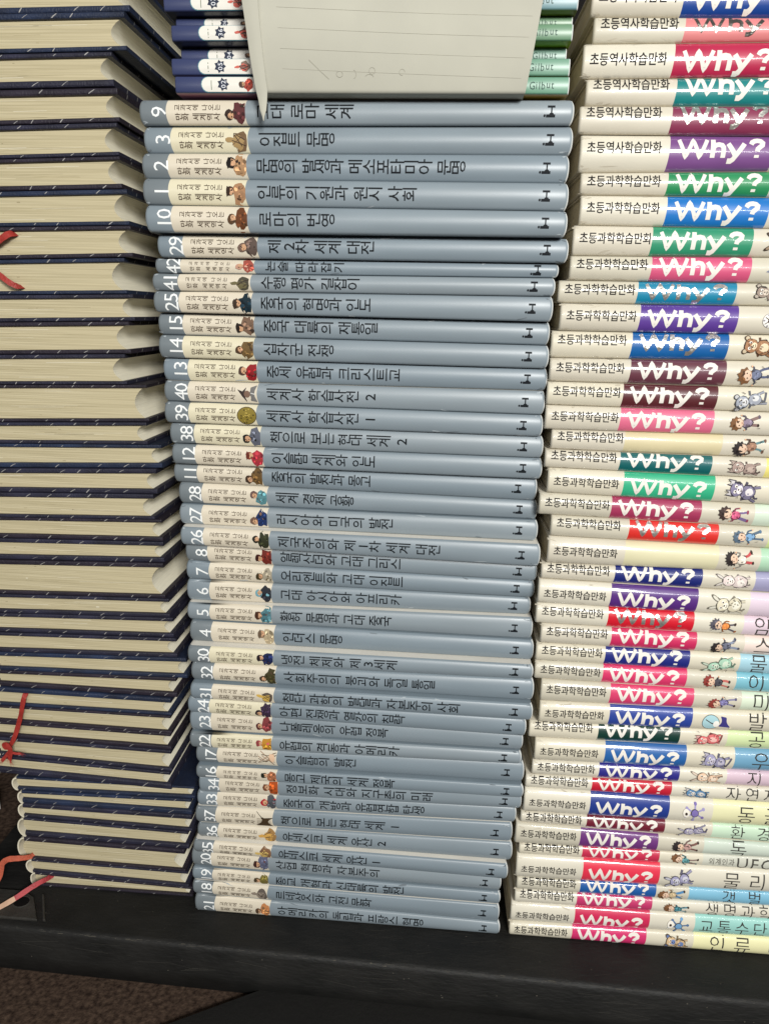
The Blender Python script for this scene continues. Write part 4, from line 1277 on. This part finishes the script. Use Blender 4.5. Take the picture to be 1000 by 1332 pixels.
    # uneven leaves and a little foxing on the tail
    for k in range(rng.randint(6, 11)):
        t = rng.uniform(.06, .94)
        u = rng.uniform(xl_ + .002, xr - x0 - .05)
        ln = rng.uniform(.015, .05)
        hz = rng.uniform(.00008, .00022)
        if k % 5 == 0:
            ln, hz = rng.uniform(.0008, .0025), rng.uniform(.0003, .0007)
        q = []
        for xx, dz in ((u, 0), (u + ln, 0), (u + ln, hz), (u, hz)):
            q.append((xx, rec - .00006, zl(pb, sb, xx) * (1 - t) + zl(pt, st, xx) * t + dz))
        mb.add(q, [(0, 1, 2, 3)], LEAF[k % 3])
    mb.build('page_block', root)
    # rounded spine, a thin shell round the left of the pages
    mb = MB()
    M = 12
    tk = 0.0011
    po, pi_ = [], []
    for k in range(M + 1):
        a = math.pi / 2 + math.pi * k / M
        s = math.sin(a)
        d = math.cos(a)
        Xo, Xi = 0.0045 + d * min(.0065, hol + .0015), 0.0045 + d * (min(.0065, hol + .0015) - tk)
        zo = (zl(zb, sb, 0) + g) * (1 - s) / 2 + (zl(zt_, st, 0) - g) * (1 + s) / 2
        zi = (zl(zb, sb, 0) + g + tk) * (1 - s) / 2 + (zl(zt_, st, 0) - g - tk) * (1 + s) / 2
        po.append((Xo, zo))
        pi_.append((Xi, zi))
    y0_, y1_ = -0.0006, D
    n = M + 1
    fo = [(x, y0_, z) for x, z in po]
    fi = [(x, y0_, z) for x, z in pi_]
    bo = [(x, y1_, z) for x, z in po]
    bi = [(x, y1_, z) for x, z in pi_]
    strip = [(k, n + k, n + k + 1, k + 1) for k in range(M)]
    mb.add(fo + fi, strip, SPINE_LINING)
    mb.add(fo + bo, strip, cloth if not low else SPINE_LINING, True)
    mb.add(fi + bi, strip, SPINE_LINING, True)
    mb.add(bo + bi, strip, SPINE_LINING)
    mb.build('spine', root, recalc=True)
    return root, x0, yf, zb


NROOT = {}
nup = len(NAVY) - 7
for i, row in enumerate(NAVY):
    if i < nup:
        NROOT[i] = navy_book(i, row, False)
    else:
        NROOT[('low', i - nup)] = navy_book(i - nup, row, True)


def ribbon(key, path, width, m, end=None, twist=0.0):
    root, x0, yf, zb = NROOT[key]
    mb = ribbon_mesh([(x - x0, y - yf, z - zb) for x, y, z in path], width, m, end, twist)
    return mb.build('ribbon_marker', root)


ribbon(7, [(-.2075, .040, .5010), (-.2090, .0175, .5008), (-.2112, .0105, .5006), (-.2155, .0095, .4978), (-.2200, .0100, .4950), (-.232, .010, .490)], .0042, RIBBON)
ribbon(8, [(-.2085, .030, .4694), (-.2100, .0150, .4694), (-.2118, .0105, .4698), (-.2160, .0095, .4725), (-.2205, .0098, .4762), (-.232, .010, .484)], .0034, RIBBON)
ribbon(25, [(-.2422, .040, .1800), (-.2422, .0150, .1796), (-.2425, .0108, .1780), (-.2445, .0100, .1700), (-.2465, .0098, .1620), (-.2492, .0096, .1540), (-.2530, .0094, .1440),
            (-.2575, .0092, .1355), (-.2612, .0085, .1330), (-.2622, .0075, .1365), (-.2590, .0065, .1385), (-.2562, .0065, .1345), (-.2575, .0070, .1290), (-.2590, .0075, .1235)], .0036, RIBBON, None, .12)
ribbon(26, [(-.2600, .0088, .1330), (-.2570, .0072, .1312), (-.2530, .0068, .1302), (-.2495, .0075, .1300)], .0018, RIBBON)
ribbon(27, [(-.2570, .0085, .1325), (-.2610, .0075, .1275), (-.2650, .0070, .1225)], .0026, RIBBON)
ribbon(27, [(-.2580, .0080, .1320), (-.2588, .0070, .1270), (-.2580,   .0070, .1228)], .0012, RIBBON)
ribbon(('low', 4), [(-.2530, .030, .0290), (-.2550, .0125, .0300), (-.2590, .0080, .0322), (-.2650, .0060, .0330), (-.2720, .0060, .0318), (-.2775, .0060, .0268),
                    (-.2785, .0055, .0190), (-.2815, .0045, .0110), (-.288, .003, .0060)], .0044, RIBBON_ORANGE, None, .1)
ribbon(('low', 6), [(-.2390, .030, .0085), (-.2430, .0120, .0100), (-.2470, .0070, .0110), (-.2530, .0030, .0088), (-.2610, -.0040, .0052), (-.2700, -.0140, .0040), (-.283, -.028, .0034)],
       .0040, RIBBON_PINK, RIBBON_END, .1)

# ------------------------------------------------------------------ the slim books laid across the middle stack
SL = [  # x left, x right, y, z bottom, z top, cover under-side colour, right end colour, badge number
    (-0.0985, 0.1178, -0.0110, 0.6180, 0.6265, (110, 140, 140), (112, 148, 158), '08'),
    (-0.0985, 0.1175, -0.0120, 0.6095, 0.6180, (96, 112, 62), (112, 146, 152), '07'),
    (-0.0950, 0.1165, -0.0045, 0.6035, 0.6095, (96, 112, 62), (100, 132, 102), '06'),
    (-0.0952, 0.1160, -0.0120, 0.5957, 0.6035, (150, 180, 50), (104, 140, 110), '36'),
    (-0.0935, 0.1150, -0.0030, 0.5880, 0.5957, (150, 180, 50), (104, 138, 122), '04'),
    (-0.0960, 0.1160, -0.0120, 0.5797, 0.5880, (60, 120, 100), (112, 152, 130), '05'),
    (-0.0948, 0.1165, -0.0115, 0.5713, 0.5797, (186, 150, 60), (106, 150, 126), '02')]
SLAB = ['topmost above the blue stack, cut by the photo edge', 'facing out flush with its neighbours, second from the top', 'set back behind its neighbours, third from the top',
        'with a brown picture and a lime green underside', 'set back deepest, right above the turquoise edged one', 'with a turquoise capsule edge, second from the bottom',
        'lowest, with a yellow and purple underside']
NAVYP = print_mat((54, 62, 98), 'satin')
NAVYD = print_mat((46, 50, 70), 'satin')
CAP = print_mat((226, 222, 212), 'satin')
STAR = pm((52, 58, 74))
for i, (x0, x1, y, zb, ztp, under, right, num) in enumerate(SL):
    rng = random.Random(i + 900)
    L = x1 - x0
    T = ztp - zb
    root = empty('slim_book', (x0, y, zb), 'slim navy spined book ' + SLAB[i], 'book', 'slim navy spined books above the middle stack')
    S = Spine(L, 0, T, 0, 0, 0.0007, .5, end_r=.0008, skew=.0001)
    mb = MB()
    um = print_mat(under, 'satin')
    cover(mb, S, [(0, NAVYP), (.047, print_mat((176, 150, 160), 'satin')), (.150, print_mat(right, 'satin')), (L - .0006, EDGE)], .17, um, .0006, lean=0, board_left=NAVYD if i < 6 else print_mat((140, 86, 108), 'satin'))
    # capsule label
    cap = []
    for k in range(9):
        a = math.pi / 2 + math.pi * k / 8
        cap.append((.0185 + T * .42 * math.cos(a), T * .42 * math.sin(a)))
    for k in range(9):
        a = -math.pi / 2 + math.pi * k / 8
        cap.append((.0445 + T * .42 * math.cos(a), T * .42 * math.sin(a)))
    blob(mb, S, [(p[0] + (-.0004 if p[0] < .025 else .0004), p[1] * 1.08) for p in cap], print_mat((90, 140, 150), 'satin'), LIFT - .00004)
    blob(mb, S, cap, CAP, LIFT)
    st_ = []
    for k in range(14):
        a = 2 * math.pi * k / 14
        rr = (T * .40 if k % 2 == 0 else T * .27)
        st_.append((.0268 + rr * math.cos(a), rr * math.sin(a)))
    blob(mb, S, st_, STAR, LIFT + .00004)
    for k, d in enumerate(num):
        put_glyph(mb, S, d, .0270, (k - .5) * T * .24, T * .42, pm((214, 216, 220)), True, .01, lift=LIFT + .00008)
    stroke(mb, S, [(.0203, -T * .32), (.0203, T * .22)], .0004, pm((110, 120, 100)), LIFT + .00004)
    figure(mb, S, 'object' if i % 2 else 'person', .0432, 0, .0090, T * .85, (196, 84, 70), (120, 96, 84), i + 33)
    line_text(mb, S, 'Gilbut', .1905, .2035, -T * .03, T * .62, pm((70, 92, 84)), 0, sx=.85, widths=[1.25, .7, .6, 1.1, 1.1, .8])
    mb.build('cover', root)
    page_block(L, .001, .003, .168, S, PAPER_PALE, .0007, root, None)

# ------------------------------------------------------------------ ruled sheet of paper tucked under the slim books
root = empty('paper_sheet', (0.024, -0.014, 0.5705), 'cream ruled sheet of paper standing in front of the slim navy books', 'paper')
mb = MB()
th = .0005
yb_, zb_ = -0.0155, 0.5709


def sheet(t, w):
    """t: distance along the sheet from its hidden edge, w: -1 (left) .. 1 (right)"""
    flange = .030
    if t < flange:
        y, z = yb_ + .0016 + (flange - t), zb_ - .0006
        k = 0
    else:
        d = t - flange
        r = .0022
        if d < r * 1.4:
            a = d / (r * 1.4) * 1.22
            y, z = yb_ + .0016 - r * math.sin(a), zb_ - .0006 + r * (1 - math.cos(a))
        else:
            a = 1.22
            y, z = yb_ + .0016 - r * math.sin(a), zb_ - .0006 + r * (1 - math.cos(a))
            d2 = d - r * 1.4
            ang = a + min(.16, d2 * 4)
            y -= d2 * math.cos(ang) + .0
            z += d2 * math.sin(ang)
        k = d
    xl2 = -.0470 - k * .085
    xr2 = .0932 + k * .12
    x = xl2 + (xr2 - xl2) * (w + 1) / 2
    y += .0012 * math.sin(w * 2.2 + 1) * min(1, k * 30)
    return (x, y, z)


TT_ = [0, .015, .027] + [.030 + .0007 * k for k in range(6)] + [.036 + .006 * k for k in range(16)]
WW = [-1 + 2 * k / 16 for k in range(17)]
off = Vector(root.location)
g0, g1 = [], []
for t in TT_:
    for w in WW:
        p = Vector(sheet(t, w))
        a, b = Vector(sheet(t + .0003, w)), Vector(sheet(t, w + .01))
        nrm = (b - p).cross(a - p).normalized()
        g0.append(tuple(p - off))
        g1.append(tuple(p - nrm * th - off))
n = len(WW)
q = [(r * n + c, r * n + c + 1, (r + 1) * n + c + 1, (r + 1) * n + c) for r in range(len(TT_) - 1) for c in range(n - 1)]
mb.add(g0, q, SHEET, True)
mb.add(g1, [tuple(reversed(f)) for f in q], SHEET, True)
R_ = len(TT_)
for r in range(R_ - 1):
    for c in (0, n - 1):
        mb.add([g0[r * n + c], g0[(r + 1) * n + c], g1[(r + 1) * n + c], g1[r * n + c]], [(0, 1, 2, 3)], SHEET)
for r in (0, R_ - 1):
    for c in range(n - 1):
        mb.add([g0[r * n + c], g0[r * n + c + 1], g1[r * n + c + 1], g1[r * n + c]], [(0, 1, 2, 3)], SHEET)


def on_sheet(t, w):
    p = Vector(sheet(t, w))
    a, b = Vector(sheet(t + .0003, w)), Vector(sheet(t, w + .01))
    return p + (b - p).cross(a - p).normalized() * .00012 - off


def sheet_line(pts, wd, m):
    for (a, b) in zip(pts, pts[1:]):
        N = max(1, int(max(abs(b[1] - a[1]) * 12, abs(b[0] - a[0]) * 200)))
        for k in range(N):
            p0 = on_sheet(a[0] + (b[0] - a[0]) * k / N, a[1] + (b[1] - a[1]) * k / N)
            p1 = on_sheet(a[0] + (b[0] - a[0]) * (k + 1) / N, a[1] + (b[1] - a[1]) * (k + 1) / N)
            d = (p1 - p0).normalized()
            s = d.cross(Vector((0, -1, .1))).normalized() * wd / 2
            mb.add([p0 - s, p1 - s, p1 + s, p0 + s], [(0, 1, 2, 3)], m)


for k in range(9):
    t = .0395 + k * .0088
    sheet_line([(t + .003, -.80), (t + .0012, 0), (t - .001, .95)], .00012, RULE)
rng = random.Random(4)
# faint pencil doodles low on the sheet
sheet_line([(.0465, -.60), (.0415, -.52), (.038, -.46)], .0003, PENCIL)
loop = lambda ct, cw, rt, rw, a0=0, a1=6.3: [(ct + rt * math.sin(a0 + (a1 - a0) * k / 10), cw + rw * math.cos(a0 + (a1 - a0) * k / 10)) for k in range(11)]
for pts in (loop(.0402, -.38, .0014, .024), loop(.0402, -.28, .0020, .022, -1.4, 1.4), loop(.0418, -.14, .0015, .022), loop(.0390, -.16, .0012, .03, 0, 3), loop(.0412, .08, .0014, .02, 0, 5)):
    sheet_line(pts, .00028, PENCIL)
mb.build('ruled_page', root)
# the torn strip at its left edge, hanging below the fold
mb = MB()
outl = [(-.0525, -.0192, .6145), (-.0445, -.0192, .6145), (-.0442, -.0190, .592), (-.0428, -.0186, .575), (-.0426, -.0180, .5715), (-.0432, -.0180, .566), (-.0444, -.0178, .5600), (-.0453, -.0177, .5572),
        (-.0463, -.0178, .5600), (-.0477, -.0180, .566), (-.0489, -.0182, .5735), (-.0500, -.0186, .5850), (-.0512, -.0190, .600)]
ctr = [(-.0487, .6145), (-.0470, .592)]
rows = [((-.0540, -.0445), .6300, -.0312), ((-.0530, -.0444), .6145, -.0282), ((-.0515, -.0441), .600, -.0252), ((-.0502, -.0434), .5850, -.0218), ((-.0490, -.0427), .5755, -.0192), ((-.0483, -.0425), .5710, -.0180),
        ((-.0476, -.0428), .5665, -.0170), ((-.0468, -.0437), .5620, -.0166), ((-.0461, -.0445), .5590, -.0163), ((-.0453, -.0452), .5568, -.0161)]
fr, bk = [], []
for (a, b), z, y in rows:
    for k in range(4):
        x = a + (b - a) * k / 3
        jag = rng.uniform(-.0002, .0002) if z < .58 else 0
        fr.append((x + jag - off.x, y - .0004 * (1.5 - abs(k - 1.5)) - off.y, z - off.z))
        bk.append((x + jag - off.x, y + .0005 - .0004 * (1.5 - abs(k - 1.5)) - off.y, z - off.z))
q = [(r * 4 + c, (r + 1) * 4 + c, (r + 1) * 4 + c + 1, r * 4 + c + 1) for r in range(len(rows) - 1) for c in range(3)]
mb.add(fr, q, SHEET, True)
mb.add(bk, [tuple(reversed(f)) for f in q], SHEET, True)
for r in range(len(rows) - 1):
    for c in (0, 3):
        mb.add([fr[r * 4 + c], fr[(r + 1) * 4 + c], bk[(r + 1) * 4 + c], bk[r * 4 + c]], [(0, 1, 2, 3)], SHEET)
mb.build('torn_strip', root)
